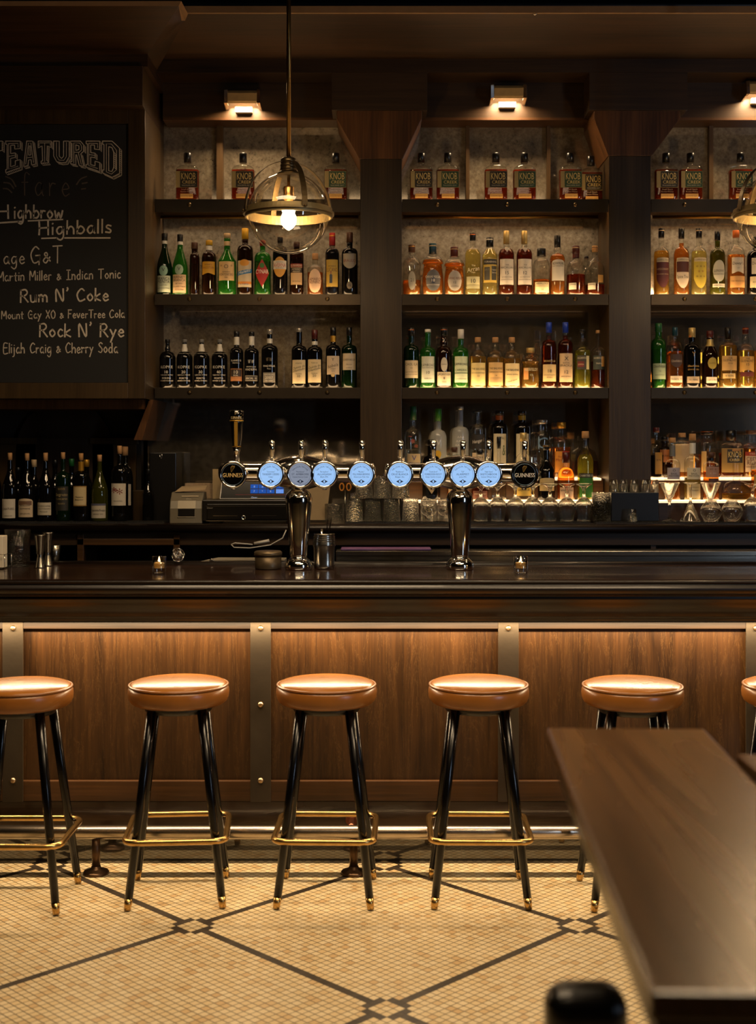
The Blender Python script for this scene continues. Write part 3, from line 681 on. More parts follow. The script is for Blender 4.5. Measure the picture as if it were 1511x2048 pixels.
# rubber bar mats along the front edge
for i, (xa, xb) in enumerate(((-60, 330), (690, 1180), (1190, 1328), (1332, 1620))):
    x0, x1 = WX(xa, 6.05), WX(xb, 6.05)
    r = MB(); r.box(x0, x1, 6.022, 6.16, CT, CT+.004)
    kx = x0+.006
    while kx < x1-.004:
        r.box(kx, kx+.004, 6.024, 6.155, CT+.004, CT+.008); kx += .0085
    tag(r.build('bar_mat', M_blackmat), 'ribbed black rubber bar mat on the back counter, ' + ['under the wine bottles', 'under the stacked tumblers and stemmed glasses', 'in front of the black box', 'under the cocktail glasses at right'][i], 'mat', 'rubber mats on the back counter')
MZ = CT+.008

# ------------------------------------------------------------ the bar
bar = thing('bar_counter', (0, 5.1, 0), 'long dark wooden bar with glossy top, moulded edge, panels and steel straps', 'bar')
ZB = WZ(1160, 4.93); yb = 5.1
MB().box(-3.4, 3.4, 4.955-yb, 5.60-yb, ZB-.045, ZB).build('bar_top', M_top, bar)
lip = MB(); lip.tube([(-3.4, 5.615-yb, ZB-.004), (3.4, 5.615-yb, ZB-.004)], .016, 12); lip.build('back_bead', M_mould, bar)
prof = [(4.96,1160.5),(4.94,1160.2),(4.931,1162),(4.927,1165),(4.933,1167.5),(4.936,1168),(4.934,1170),(4.924,1176),(4.922,1181),(4.93,1187),(4.945,1190),(4.953,1191),(4.955,1194),
        (4.951,1197),(4.952,1200),(4.958,1202),(4.962,1208),(4.972,1216),(4.988,1224),(5.005,1230),(5.02,1232.5),(5.026,1234),(5.026,1236.5),(5.034,1237.5),(5.038,1240),(5.038,1243)]
pl = [(D-yb, WZ(y, D)) for D, y in prof]
ms = MB(); pf = pl+[(5.06-yb, pl[-1][1]), (5.06-yb, ZB-.03)]
nn = len(pf)
ms.add([(-3.4, a, b) for a, b in pf]+[(3.4, a, b) for a, b in pf], [(i, i+1, i+1+nn, i+nn) for i in range(nn-1)], True)
ms.build('edge_moulding', M_mould, bar)
ZN = pl[-1][1]
pz = lambda y, D=5.1: WZ(y, D)
MB().box(-3.4, 3.4, 5.058-yb, 5.5-yb, ZN+.001, ZB-.045).build('apron', M_fascia, bar)
xsx = [26+495*i for i in range(-2, 6)]
for i in range(len(xsx)-1):
    x0, x1 = WX(xsx[i]+20, 5.1), WX(xsx[i+1]-20, 5.1)
    MB().box(x0-.03, x1+.03, .012, .03, pz(1572), ZN).build('panel', M_panel, bar)
    MB().box(x0-.005, x1+.005, -.012, .012, pz(1257), ZN).build('top_rail', wood('#120a04', '#2a1b0b', 'X', 4, .45), bar, bevel=.002)
    MB().box(x0-.005, x1+.005, -.006, .014, pz(1602), pz(1561)).build('bottom_rail', M_rail, bar, bevel=.003)
for xx in xsx:
    st = MB().box(WX(xx-20.5, 5.09), WX(xx+20.5, 5.09), -.0145, -.008, pz(1602), ZN).build('steel_strap', M_strap, bar, bevel=.0008)
    MB().box(WX(xx-18, 5.09), WX(xx+18, 5.09), -.008, .02, pz(1602), ZN).build('stile', M_darkZ, bar)
    for y in (1256, 1409, 1561):
        b = MB(); cx, cz = WX(xx, 5.085), pz(y, 5.085)
        b.rings([[(cx+q*math.cos(2*PI*j/12), -.0145-yy, cz+q*math.sin(2*PI*j/12)) for j in range(12)] for q, yy in ((.0115, 0), (.0115, .002), (.009, .007), (.004, .0095))])
        b.build('bolt', plain('#b49a78', .35, 1.0, noise=.15), st)
MB().box(-3.4, 3.4, -.002, .03, pz(1664), pz(1602.6)).build('base_board', wood('#20140a', '#3c2713', 'X', 3, .3, .2), bar, bevel=.001)
MB().box(-3.4, 3.4, .035, .06, 0.0006, pz(1664)).build('kick_tiles', M_kick, bar)
MB().box(-3.4, 3.4, .061, .50, .0006, ZN).build('carcass', M_black, bar)
MB().box(-2.4, 2.6, -.058, -.044, ZN-.004, ZN).build('light_housing', M_black, bar)

# foot rail
fr = thing('foot_rail', (0, 4.98, 0), 'polished metal foot rail on posts along the bottom of the bar', 'rail')
zr = WZ(1664.5, 4.98)
MB().tube([(-3.2, 0, zr), (3.2, 0, zr)], .0262, 20).build('rail', M_railmetal, fr)
for px in (192, 707, 1222, -323):
    X = WX(px, 4.98)
    MB().lathe([(.016, .02), (.0155, zr-.02)], 16, (X, 0, 0)).build('post', M_post, fr)
    MB().lathe([(.049, 0.0005), (.05, .006), (.046, .012), (.028, .017), (.019, .024), (.018, .03)], 28, (X, 0, 0)).build('post_base', M_post, fr)
for px in (702, 1217):
    X = WX(px, 5.0); z = WZ(1640, 5.09)
    MB().tube([(X, .118, z), (X, .05, z), (X, .012, zr+.015)], .011, 10).rings([[(X+.024*math.cos(2*PI*j/20), y, z+.024*math.sin(2*PI*j/20)) for j in range(20)] for y in (.11, .118)]).build('wall_bracket', plain('#7a4c3a', .3, .9), fr)

# service ledge behind the bar, bartender side
tag(MB().box(WX(672, 5.72), 2.6, 5.68, 5.80, WZ(1112, 5.68)-.0, WZ(1102, 5.68)).box(WX(672, 5.72), 2.6, 5.70, 5.80, .75, WZ(1112, 5.68)).build('service_ledge', M_stainless, bevel=.002),
    'long brushed stainless ledge on the bartender side of the bar', 'ledge')
tag(MB().box(-2.6, WX(668, 5.72), 5.655, 5.82, .9, WZ(1126, 5.7)-.0).build('service_shelf', M_black), 'dark work shelf behind the left half of the bar', 'shelf')
# ------------------------------------------------------------ bar stools
SZ = .768
def make_stool():
    r = thing('bar_stool', (0,0,0), '', 'stool', 'bar stools in a row along the bar')
    c = MB()
    prof = [(.02, .703), (.150, .698), (.166, .700), (.176, .708), (.1825, .722), (.184, .738), (.1825, .752), (.178, .762)]
    c.lathe(prof, 56); c.build('seat_side', M_leatherd, r)
    d = MB(); pr = [(.1755, .760)]+[(.1755*math.cos(t), .766+.022*math.sin(t)**.8) for t in [PI/2*i/12 for i in range(0, 12)]]+[(.002, .7885)]
    d.lathe(pr, 56); d.build('seat_cushion', M_leather, r)
    t = MB(); t.tube([(.1785*math.cos(a), .1785*math.sin(a), .7655) for a in [2*PI*i/56 for i in range(56)]], .0042, 8, closed=True); t.build('piping', M_leatherd, r)
    fr_ = MB(); fr_.tube([(.150*math.cos(a), .150*math.sin(a), .697) for a in [2*PI*i/90 for i in range(90)]], .003, 6, closed=True); fr_.lathe([(.12, .672), (.13, .698)], 32)
    fr_.build('underframe', M_black, r)
    for sx in (-1, 1):
        for sy in (-1, 1):
            a = Vector((sx*.087, sy*.087, .70)); b = Vector((sx*.167, sy*.167, 0.0))
            q = b+(a-b)*(.058)
            e = MB(); e.tube([a, a+(q-a)*.5, q], .0178, 16, r2=.0142); lg = e.build('leg', M_leg, r)
            g = MB(); g.tube([q, b+(a-b)*.003+Vector((0,0,.001))], .0146, 16, r2=.0122); g.build('ferrule', M_brassbright, lg)
    R = .178; cr = .048; pts = []
    for cx_, cy_, a0 in ((R-cr, R-cr, 0), (-R+cr, R-cr, 90), (-R+cr, -R+cr, 180), (R-cr, -R+cr, 270)):
        for k in range(9):
            a = math.radians(a0+k*90/8); pts.append((cx_+cr*math.cos(a), cy_+cr*math.sin(a), .241))
    MB().tube(pts, .0112, 14, closed=True).build('foot_ring', M_brassbright, r)
    for sx in (-1, 1):
        for sy in (-1, 1):
            MB().tube([(sx*.137, sy*.137, .241), (sx*.163, sy*.163, .241)], .006, 8).build('ring_bracket', M_leg, r)
    return r
st0 = make_stool()
for i, (px, D, rz) in enumerate(((43, 4.70, 0), (357, 4.755, 4.5), (652.5, 4.755, -1.4), (956.5, 4.755, -.9), (1264, 4.73, 0), (1586, 4.74, 0))):
    o = st0 if i == 0 else copy_tree(st0)
    o.location = (WX(px, D), D, 0.0008); o.rotation_euler.z = math.radians(rz)
    o['label'] = ['tan leather bar stool cut off by the left edge of the view', 'tan leather bar stool with black legs below the chalkboard, second from left', 'tan leather bar stool right beside the middle steel strap, below the left beer tower',
                  'tan leather bar stool below the right beer tower, fourth from left', 'tan leather bar stool whose legs hide behind the foreground table', 'tan leather bar stool barely in view at the right edge'][i]

# ------------------------------------------------------------ globe pendants
def make_pendant():
    r = thing('globe_pendant', (0,0,0), '', 'pendant lamp', 'globe pendants over the bar')
    s = u(5.2)
    MB().tube([(0,0,106*s), (0,0,3.9-PZ)], .0088, 14).build('rod', M_rodbrass, r)
    MB().lathe([(.06, 3.9-PZ-.02), (.062, 3.9-PZ-.001)], 24).build('ceiling_cup', M_bronze, r)
    cap = MB(); cap.lathe([(.052, 76*s), (.05, 79*s), (.034, 84*s), (.030, 86*s), (.033, 87*s), (.033, 91*s), (.029, 92*s), (.034, 94*s), (.034, 97*s), (.026, 98*s), (.032, 100*s), (.032, 108*s), (.024, 111*s), (.012, 113*s)], 32)
    cap.build('cap', M_bronze, r)
    Rg = 81*s
    g = MB(); g.lathe([(Rg*math.cos(a), Rg*math.sin(a)*1.0) for a in [math.radians(-89+k*(158/36)) for k in range(37)]], 64, capb=True, capt=False)
    g.build('glass_globe', glass((.96,.95,.92), .35, 0, bump=0, rough=.03, gain=1.1), r)
    b = MB(); Ri, Ro = 84*s, 87*s; z0, z1 = -9*s, 9*s
    b.rings([[(q*math.cos(2*PI*j/64), q*math.sin(2*PI*j/64), z) for j in range(64)] for q, z in ((Ri, z0), (Ro, z0), (Ro, -3*s), (Ro+4*s, -3*s), (Ro+4*s, 1*s), (Ro+.5*s, 1*s), (Ro, z1), (Ri, z1), (Ri, z0))], False, False, smooth=False)
    b.build('ring_band', plain('#86744e', .42, .7, noise=.15, nscale=20), r)
    for k in range(4):
        a = math.radians(24+90*k); ca, sa = math.cos(a), math.sin(a); m = MB(); rs = []
        for t in [math.radians(k2*5.5) for k2 in range(16)]:
            q = 91*s*math.cos(t)+0*s; z = 104*s*math.sin(t)
            if q < .028: q = .028
            th = 1.1*s; wd = 5.5*s
            rs.append([((q+e1)*ca-f1*sa, (q+e1)*sa+f1*ca, z) for e1, f1 in ((-th, -wd), (th, -wd), (th, wd), (-th, wd))])
        m.rings(rs, smooth=False); st = m.build('strap', M_bronze, r)
        m2 = MB(); m2.ball((95*s*ca, 95*s*sa, 0), .006, 10, 6); m2.build('screw', M_bronze, st)
    so = MB(); so.lathe([(.006, 76*s), (.006, 56*s), (.021, 53*s), (.023, 50*s), (.021, 38*s), (.024, 36*s), (.024, 29*s), (.017, 27*s), (.016, 20*s)], 24); so.build('socket', M_brassbright, r)
    bu = MB(); bu.lathe([(.012, 20*s), (.014, 10*s), (.022, 2*s), (.030, -7*s), (.031, -14*s), (.027, -22*s), (.016, -29*s), (.004, -33*s)], 24)
    bu.build('bulb', emit((1.0, .66, .34), 190), r)
    return r
PZ = WZ(427, 5.2)
pd0 = make_pendant()
for i, px in enumerate((577, 1555)):
    o = pd0 if i == 0 else copy_tree(pd0)
    o.location = (WX(px, 5.2), 5.2, PZ); 
    if i: o.rotation_euler.z = math.radians(-4)
    o['label'] = ['glowing glass globe pendant with bronze straps hanging in front of the left bay', 'glowing glass globe pendant cut off by the right edge of the view'][i]

# ------------------------------------------------------------ beer towers
TOPZ = ZB+.0006
def harp(mb, cx, cz, h, fn, wd=.9):
    L_ = [[(-.3,-.5),(-.38,.25),(-.1,.5),(.15,.42),(.34,.5),(.36,.3),(.05,-.1),(-.22,-.5)]]
    for lp in L_:
        pts = [Vector(fn(cx+a*h*wd, cz+b*h)) for a, b in lp]+[Vector(fn(cx+lp[0][0]*h*wd, cz+lp[0][1]*h))]
        mb.tube(pts, h*.035, 4)
    for k in range(5):
        a = -.2+k*.11; mb.tube([Vector(fn(cx+a*h*wd, cz+.36*h)), Vector(fn(cx+a*h*wd, cz+(-.36+k*.13)*h))], h*.014, 3)
def beer_tower(px, x0p, x1p, badges, where):
    D = 5.36; s = u(D); X = WX(px, D)
    r = thing('beer_tower', (X, D, TOPZ), 'polished chrome beer tower with a horizontal arm of taps, '+where, 'beer tower', 'beer towers on the bar')
    z = lambda py: WZ(py, D)-TOPZ
    MB().lathe([(26*s, 0), (27*s, .006), (28*s, 8*s), (25.5*s, 16*s), (20*s, 21*s), (16.5*s, 24*s)], 40).build('base', M_chrome, r)
    MB().lathe([(16.5*s, 24*s), (17.5*s, 30*s), (19.5*s, 60*s), (23*s, 100*s), (26.5*s, 132*s), (27*s, 142*s), (24.5*s, 151*s), (17*s, 158*s), (12.5*s, 161*s), (12.5*s, 164*s), (15*s, 166*s), (12.5*s, 168*s), (13*s, 172*s), (24*s, 180*s), (38*s, 186*s)], 40, smooth=True, capt=False).build('column', M_chrome, r)
    zc = z(945)
    p = MB(); xa, xb = WX(x0p, D)-X, WX(x1p, D)-X
    rr = 19*s
    # arm: cylinder swelling into a ball at the column
    prof = []
    nst = 40
    for k in range(nst+1):
        x = xa+(xb-xa)*k/nst; d = abs(x)/(62*s); q = rr if d > 1 else rr+(31*s-rr)*(.5+.5*math.cos(PI*d))**.7
        prof.append((x, q))
    p.rings([[(xa-.010, 0+q*math.cos(2*PI*j/32), zc+q*math.sin(2*PI*j/32)) for j in range(32)] for q in (rr*.5,)]+[[(x, q*math.cos(2*PI*j/32), zc+(1.15 if q > rr*1.05 else 1)*q*math.sin(2*PI*j/32)) for j in range(32)] for x, q in prof]+[[(xb+.010, rr*.5*math.cos(2*PI*j/32), zc+rr*.5*math.sin(2*PI*j/32)) for j in range(32)]])
    p.build('arm', M_chrome, r)
    for b in badges:
        bx, kind, l1, l2, l3 = b
        Db = D-.085; sx = WX(bx, Db)-X; sb = u(Db); bz = WZ(949, Db)-TOPZ
        R = 28*sb
        # short tap body
        t = MB(); t.rings([[(sx+q*math.cos(2*PI*j/20), y, bz+q*math.sin(2*PI*j/20)) for j in range(20)] for q, y in ((14*sb, -.01), (15*sb, -.045), (20*sb, -.06), (26*sb, -.07))]); 
        t.tube([(sx, -.052, bz-.01), (sx, -.056, bz-.050), (sx, -.058, bz-.062)], .010, 12)
        tp = t.build('tap', M_chrome, r)
        g = MB(); 
        yb0 = -.085
        g.rings([[(sx+q*math.cos(2*PI*j/40), y, bz+q*math.sin(2*PI*j/40)) for j in range(40)] for q, y in ((26*sb, -.066), (R, -.072), (R, -.080), (R*.95, yb0-.001), (R*.84, yb0-.001), (R*.82, -.083))], True, False)
        g.build('badge_ring', M_chrome if kind != 'g2' else M_blackgloss, tp)
        fc = MB(); fc.disc_y((sx, -.0825, bz), R*.85, .012, 40)
        blue = kind.startswith('b')
        fm = emit('#9cc4f4' if kind == 'b' else '#a5aec2', .92 if kind == 'b' else .55) if blue else M_blackgloss
        fo = fc.build('badge_face', fm, tp)
        fn = lambda a, c, sx=sx, bz=bz: (sx+a, -.0829, bz+c)
        tx = MB()
        if blue:
            inner = MB(); inner.tube([(sx+R*.74*math.cos(a), -.0829, bz+R*.74*math.sin(a)) for a in [2*PI*i/40 for i in range(40)]], .0004, 4, closed=True)
            text_into(tx, 'THE LOCAL TAP CAFE', 0, R*.58, R*.12, R*1.3, fn, arc=R*.62)
            text_into(tx, l1, 0, R*.20, R*.10, R*.6, fn); text_into(tx, l2, 0, R*.02, R*.14, R*1.22, fn); text_into(tx, l3, 0, -R*.17, R*.10, R*1.1, fn)
            o_ = MB()
            tx.tube([(sx+R*.085*math.cos(a), -.0829, bz-R*.5+R*.12*math.sin(a)) for a in [2*PI*i/16 for i in range(16)]], R*.022, 4, closed=True)
            for q in (-1, 1): tx.add([(sx+q*R*.1, -.083, bz-R*.42), (sx+q*R*.26, -.083, bz-R*.5), (sx+q*R*.1, -.083, bz-R*.58)], [(0, 1, 2)])
            inner.build('badge_line', plain('#1c3560', .5, noise=0), fo)
            tx.build('badge_lettering', plain('#16284e', .5, noise=0), fo)
        else:
            text_into(tx, 'GUINNESS', 0, -R*.04, R*.30, R*1.42, fn)
            gold = kind == 'g1'
            tx.build('badge_lettering', plain('#e8e0d0' if not gold else '#d9b878', .4, noise=0), fo)
            hp = MB(); harp(hp, 0, R*.40, R*.42, fn); hp.build('harp_emblem', plain('#c09a50', .35, .6, noise=0), fo)
            rg = MB(); rg.tube([(sx+R*.76*math.cos(a), -.0829, bz+R*.76*math.sin(a)) for a in [2*PI*i/40 for i in range(40)]], .0008, 5, closed=True)
            rg.build('badge_line', plain('#8aa0b8', .3, .8, noise=0), fo)
        if kind == 'g1':
            h = MB(); zz = WZ(921, Db)-TOPZ; y_ = -.05
            k_ = lambda py: WZ(py, Db)-TOPZ
            sx2 = sx+6*sb
            h.lathe([(6*sb, zz-.01), (6*sb, k_(905)), (7.5*sb, k_(903)), (7.5*sb, k_(898))], 20, (sx2, y_, 0)).build('handle_stem', M_chrome, tp)
            h = MB(); h.lathe([(8*sb, k_(898)), (8*sb, k_(893)), (10*sb, k_(890)), (13*sb, k_(845)), (13.5*sb, k_(840))], 24, (sx2, y_, 0)); hd = h.build('tap_handle', M_blackgloss, tp)
            h = MB(); h.lathe([(13.5*sb, k_(840)), (14.5*sb, k_(838)), (14.5*sb, k_(822)), (12*sb, k_(820))], 24, (sx2, y_, 0)); h.build('handle_head', M_blackgloss, tp)
            q = MB(); q.hexa([(sx2-3.6*sb, y_-13.6*sb, k_(843)), (sx2+3.6*sb, y_-13.6*sb, k_(843)), (sx2+3.6*sb, y_, k_(843)), (sx2-3.6*sb, y_, k_(843))], [(sx2-3*sb, y_-11*sb, k_(892)), (sx2+3*sb, y_-11*sb, k_(892)), (sx2+3*sb, y_, k_(892)), (sx2-3*sb, y_, k_(892))])
            q.lathe([(14*sb, k_(842)), (14*sb, k_(840))], 24, (sx2, y_, 0)); q.lathe([(8.6*sb, k_(894)), (8.6*sb, k_(892))], 20, (sx2, y_, 0))
            q.build('gold_strip', plain('#c89a3c', .35, .7, noise=.05), hd)
            cyl = lambda a, c: (sx2+14.9*sb*math.sin(a/(14.9*sb)), y_-14.9*sb*math.cos(a/(14.9*sb)), c)
            tt = MB(); text_into(tt, 'GUINNESS', 0, k_(835), 5*sb, 24*sb, cyl); harp(tt, 0, k_(826), 6*sb, cyl); tt.build('handle_lettering', plain('#d9c08c', .4, noise=0), hd)
        else:
            h = MB(); y_ = -.045; kz = lambda py: WZ(py, Db)-TOPZ
            x_ = sx+1.5*sb
            h.tube([(x_, y_, kz(925)), (x_-.001, y_-.006, kz(915)), (x_-.001, y_-.014, kz(900)), (x_, y_-.018, kz(884))], .0078, 14, r2=.0128)
            h.ball((x_, y_-.018, kz(886)), .0128, 14, 10); h.tube([(x_, y_, kz(930)), (x_, y_, kz(918))], .008, 12); h.build('tap_lever', M_chrome, tp)
    return r
beer_tower(597, 442, 746, [(465,'g1','','',''), (541,'b','"Cowichan"','TANDEM CIDERS','Cider'), (600,'bd','"Framboise"','ST. AMBROISE','Oatmeal Stout on Cream'), (648,'b','"Burning Brew"','ALLAGASH','Black IPA'), (722,'b','"Rustic"','POLLYANNA BREWING','American Pale Ale')], 'left of the two')
beer_tower(919, 772, 1072, [(799,'b','"Radiance"','CRUZ BLANCA','Belgian Ale'), (866,'b','"Double Barrel"','FORBIDDEN ROOT','Deep Vanilla Cream'), (925,'b','"Lil"','ALARMIST','Juicy IPA'), (977,'b','"Night Game"','SKETCHBOOK','Session Wheat Stout'), (1049,'g2','','','')], 'right of the two')

# ------------------------------------------------------------ things on the bar
def votive(px, i):
    D = 5.19; s = u(D)
    r = thing('votive_candle', (WX(px, D), D, TOPZ), ['lit tea candle in a small glass on the bar, left of both beer towers', 'lit tea candle in a small glass on the bar, right of both beer towers'][i], 'candle', 'votive candles on the bar')
    MB().lathe([(13.2*s, .001), (13.8*s, .004), (14*s, 34*s), (13.2*s, 34*s), (12.4*s, 11*s), (.002, 10*s)], 28, capt=False).build('glass_cup', glass(gain=2.4, edge=.5), r)
    MB().lathe([(11.6*s, 11*s), (11.6*s, 21*s), (10*s, 21.6*s), (.002, 20.6*s)], 24).build('wax', wax_mat(), r)
    MB().tube([(0, 0, 20*s), (0, 0, 25*s)], .0006, 6).build('wick', M_black, r)
    MB().lathe([(.0003, 23*s), (1.9*s, 25.5*s), (1.7*s, 28*s), (.8*s, 31*s), (.0002, 34*s)], 12).build('flame', emit((1.0, .55, .18), 22), r)
    pl_ = bpy.data.lights.new('candle_light', 'POINT'); pl_.energy = .12; pl_.color = (1.0, .55, .2); pl_.shadow_soft_size = .003
    po = bpy.data.objects.new('candle_light', pl_); C.objects.link(po); po.parent = r; po.location = (0, 0, 36*s)
    return r
votive(318, 0); votive(1041, 1)
def local_builder(D, px, py, z=None):
    X = WX(px, D); Z = WZ(py, D) if z is None else z
    return X, Z, u(D)
# wire ball
X, Z, s = local_builder(5.60, 355, 1127)
m = MB(); R = 13.5*s; zb0 = ZB+.012
for k in range(9):
    ax = Vector((random.uniform(-1,1), random.uniform(-1,1), random.uniform(-1,1))).normalized(); off = random.uniform(-.65, .65)*R; q = math.sqrt(R*R-off*off)
    e1 = ax.orthogonal().normalized(); e2 = ax.cross(e1)
    m.tube([Vector((0,0,R))+ax*off+e1*q*math.cos(t)+e2*q*math.sin(t) for t in [2*PI*i/28 for i in range(28)]], .0009, 5, closed=True)
tag(m.build('wire_ball', M_chrome, loc=(X, 5.60, zb0)), 'small silver ball of looped wire on the back edge of the bar', 'ornament')
# tin
X, Z, s = local_builder(5.40, 536, 1137)
r = thing('metal_tin', (X, 5.40, TOPZ), 'dull brown round metal tin with lid on the bar', 'tin')
MB().lathe([(25.5*s, 0.0005), (26*s, .003), (26.5*s, 26*s)], 36).build('tin_body', plain('#5a4c38', .45, .7, noise=.15), r)
MB().lathe([(28*s, 26*s), (28*s, 33*s), (25*s, 35.5*s), (.002, 36*s)], 36).build('lid', plain('#6a5a42', .4, .7, noise=.15), r)
# utensil canister with tongs
X, Z, s = local_builder(5.40, 648, 1135)
r = thing('utensil_canister', (X, 5.40, TOPZ), 'ribbed steel canister holding spoon and tongs beside the left beer tower', 'canister')
pr = [(20*s, .0005), (20.5*s, 4*s), (21.5*s, 6*s), (20.5*s, 10*s), (21*s, 42*s), (23*s, 46*s), (23*s, 50*s)]
for k in range(5): pr += [(22.5*s-k*.45*s, 51*s+k*4*s), (23*s-k*.4*s, 53*s+k*4*s), (21.5*s-k*.5*s, 54.5*s+k*4*s)]
MB().lathe(pr, 36, capt=False).build('canister', M_stainless, r)
tag(MB().tube([(X-.009, 5.40, TOPZ+.09), (X-.011, 5.40, TOPZ+.165)], .0055, 10).build('spoon', M_chrome), 'steel spoon handle standing in the ribbed canister', 'spoon')
m = MB(); m.hexa([(X+.004,5.39,TOPZ+.08),(X+.010,5.39,TOPZ+.08),(X+.010,5.405,TOPZ+.08),(X+.004,5.405,TOPZ+.08)], [(X+.030,5.385,TOPZ+.215),(X+.034,5.385,TOPZ+.217),(X+.034,5.41,TOPZ+.217),(X+.030,5.41,TOPZ+.215)])
m.hexa([(X+.0,5.395,TOPZ+.08),(X+.004,5.395,TOPZ+.08),(X+.004,5.41,TOPZ+.08),(X,5.41,TOPZ+.08)], [(X+.014,5.395,TOPZ+.205),(X+.017,5.395,TOPZ+.205),(X+.017,5.41,TOPZ+.205),(X+.014,5.41,TOPZ+.205)])
tag(m.build('tongs', M_chrome), 'steel tongs leaning out of the ribbed canister', 'tongs')
# papers, clip, folder, cable behind the bar
X, Z, s = local_builder(5.74, 480, 1120)
zsurf = WZ(1126, 5.7)
for k in range(4):
    dx = .012*k; zz = zsurf+.0006+k*.0035
    m = MB(); m.add([(X-.185+dx, 5.662+.004*k, zz+.001), (X+.20, 5.662, zz+.001), (X+.20, 5.81, zz+.001), (X-.14+dx, 5.81, zz+.001), (X-.185+dx, 5.662+.004*k, zz+.003), (X+.20, 5.662, zz+.003), (X+.20, 5.81, zz+.0035), (X-.14+dx, 5.81, zz+.0045)], [(0,1,2,3),(4,5,6,7),(0,1,5,4),(1,2,6,5),(2,3,7,6),(3,0,4,7)])
    tag(m.build('paper_sheaf', plain('#8d8678', .8, noise=.1)), 'sheaf of white menu papers behind the bar, ' + ['bottom of', 'second lowest in', 'third up in', 'topmost of'][k]+' the stack', 'paper', 'stacked papers behind the bar')
m = MB(); cx = X-.115; m.tube([(cx+.009*math.cos(t), 5.655, zsurf+.012+.009*math.sin(t)) for t in [2*PI*i/14 for i in range(14)]], .002, 6, closed=True); m.box(cx-.008, cx+.008, 5.656, 5.672, zsurf+.004, zsurf+.018)
tag(m.build('binder_clip', M_chrome), 'small silver clip on the edge of the paper stack', 'clip')
z0 = WZ(1102, 5.68)+.0006
m = MB(); m.box(WX(681, 5.7), WX(862, 5.7), 5.69, 5.79, z0, z0+.009)
tag(m.build('purple_folder', plain('#7d5488', .4, noise=.05), bevel=.004), 'thin purple folder lying on the stainless ledge', 'folder')
D = 5.95
m = MB(); m.tube([P(462, 1089, D), P(468, 1095, D), P(500, 1096, D), P(540, 1090, D), P(565, 1076, D), P(572, 1060, D-.0)], .0028, 8)
m.tube([P(462, 1089, D), P(470, 1086, D), P(505, 1089, D)], .0028, 8); m.tube([P(508, 1087, D), P(538, 1081, D)], .007, 10)
tag(m.build('white_cable', plain('#b8b2a4', .5, noise=.1)), 'looped white cable hanging below the cash drawer', 'cable')
# left end of the bar
X, Z, s = local_builder(5.50, 35, 1130)
r = thing('mixing_glass', (X, 5.50, TOPZ), 'tall hammered clear glass at the left end of the bar', 'glass')
MB().lathe([(23*s, .0005), (24.5*s, .004), (25.5*s, 74*s), (24*s, 74*s), (22.5*s, 6*s), (.002, 5*s)], 32, capt=False).build('glass_body', cut_glass(.45, 150), r)
def jigger(px, D, py0, py1, lab):
    s = u(D); H = (py1-py0)*s
    r = MB(); r.lathe([(11.5*s, 0), (10.5*s, .004), (6.2*s, H*.31), (5.4*s, H*.345), (5.9*s, H*.36), (5.4*s, H*.375), (7*s, H*.42), (11*s, H*.97), (11.8*s, H), (10.8*s, H*.985)], 28, (0,0,0))
    tag(r.build('jigger', M_stainless, loc=(WX(px, D), D, TOPZ)), lab, 'jigger', 'steel jiggers on the bar')
jigger(80, 5.44, 1067, 1133, 'steel hourglass jigger on the bar, the nearer one'); jigger(95, 5.53, 1064, 1131, 'steel hourglass jigger on the bar, half hidden behind the other')
tag(MB().lathe([(8*u(5.72), 0), (9*u(5.72), .03), (11*u(5.72), .075), (10*u(5.72), .076)], 20).build('steel_cup', M_stainless, loc=(WX(110, 5.73), 5.73, zsurf+.0006)), 'small steel cup in the dark work area behind the jiggers', 'cup')
# napkin caddy at the left edge
X, D = WX(2, 5.40), 5.40; s = u(D)
r = thing('napkin_caddy', (X, D, TOPZ), 'chrome wire caddy cut off by the left edge of the view, on the bar', 'caddy')
m = MB(); hw = 14*s
for z in (4*s, 30*s): m.tube([(-.09,-.05,z),(hw,-.05,z),(hw,.05,z),(-.09,.05,z)], .0016, 6, closed=True)
for x, y in ((hw,-.05),(hw,.05),(-.09,-.05),(-.09,.05)): m.tube([(x, y, .0016), (x, y, 30*s)], .0016, 6)
m.build('wire_frame', M_chrome, r)
MB().box(-.08, 8*s, -.035, .035, .004, 66*s).build('napkin_stack', M_paper, r, bevel=.003)
MB().lathe([(.0001, .004), (7*s, .004), (7*s, 64*s), (6.6*s, 66*s)], 18, (2*s, -.043, 0)).build('steel_tube', M_stainless, r) if False else None

# ------------------------------------------------------------ till area on the back counter
D = 6.03; s = u(D)
X = WX(503, D)
r = thing('cash_drawer', (X, 6.03, CT), 'black metal cash drawer with round lock on the back counter', 'cash drawer')
MB().box(WX(404, D)-X, WX(600, D)-X, 0, .21, .012, WZ(1000, D)-CT).build('drawer_case', plain('#15120e', .35, .3, noise=.1), r, bevel=.004)
MB().box(WX(414, D)-X, WX(594, D)-X, -.006, 0, .02, WZ(1008, D)-CT).build('drawer_front', plain('#100e0b', .3, .3, noise=.1), r, bevel=.002)
m = MB()
for xa, xb in ((426, 475), (504, 553)): m.box(WX(xa, D)-X, WX(xb, D)-X, -.008, -.006, WZ(1032, D)-CT, WZ(1031, D)-CT)
m.box(WX(412, D)-X, WX(594, D)-X, -.0075, -.006, WZ(1042, D)-CT, WZ(1041, D)-CT); m.box(WX(412, D)-X, WX(594, D)-X, -.0075, -.006, WZ(1012.5, D)-CT, WZ(1011.7, D)-CT); m.build('trim_line', M_stainless, r)
m = MB(); cz = WZ(1035, D)-CT; cx = WX(487, D)-X
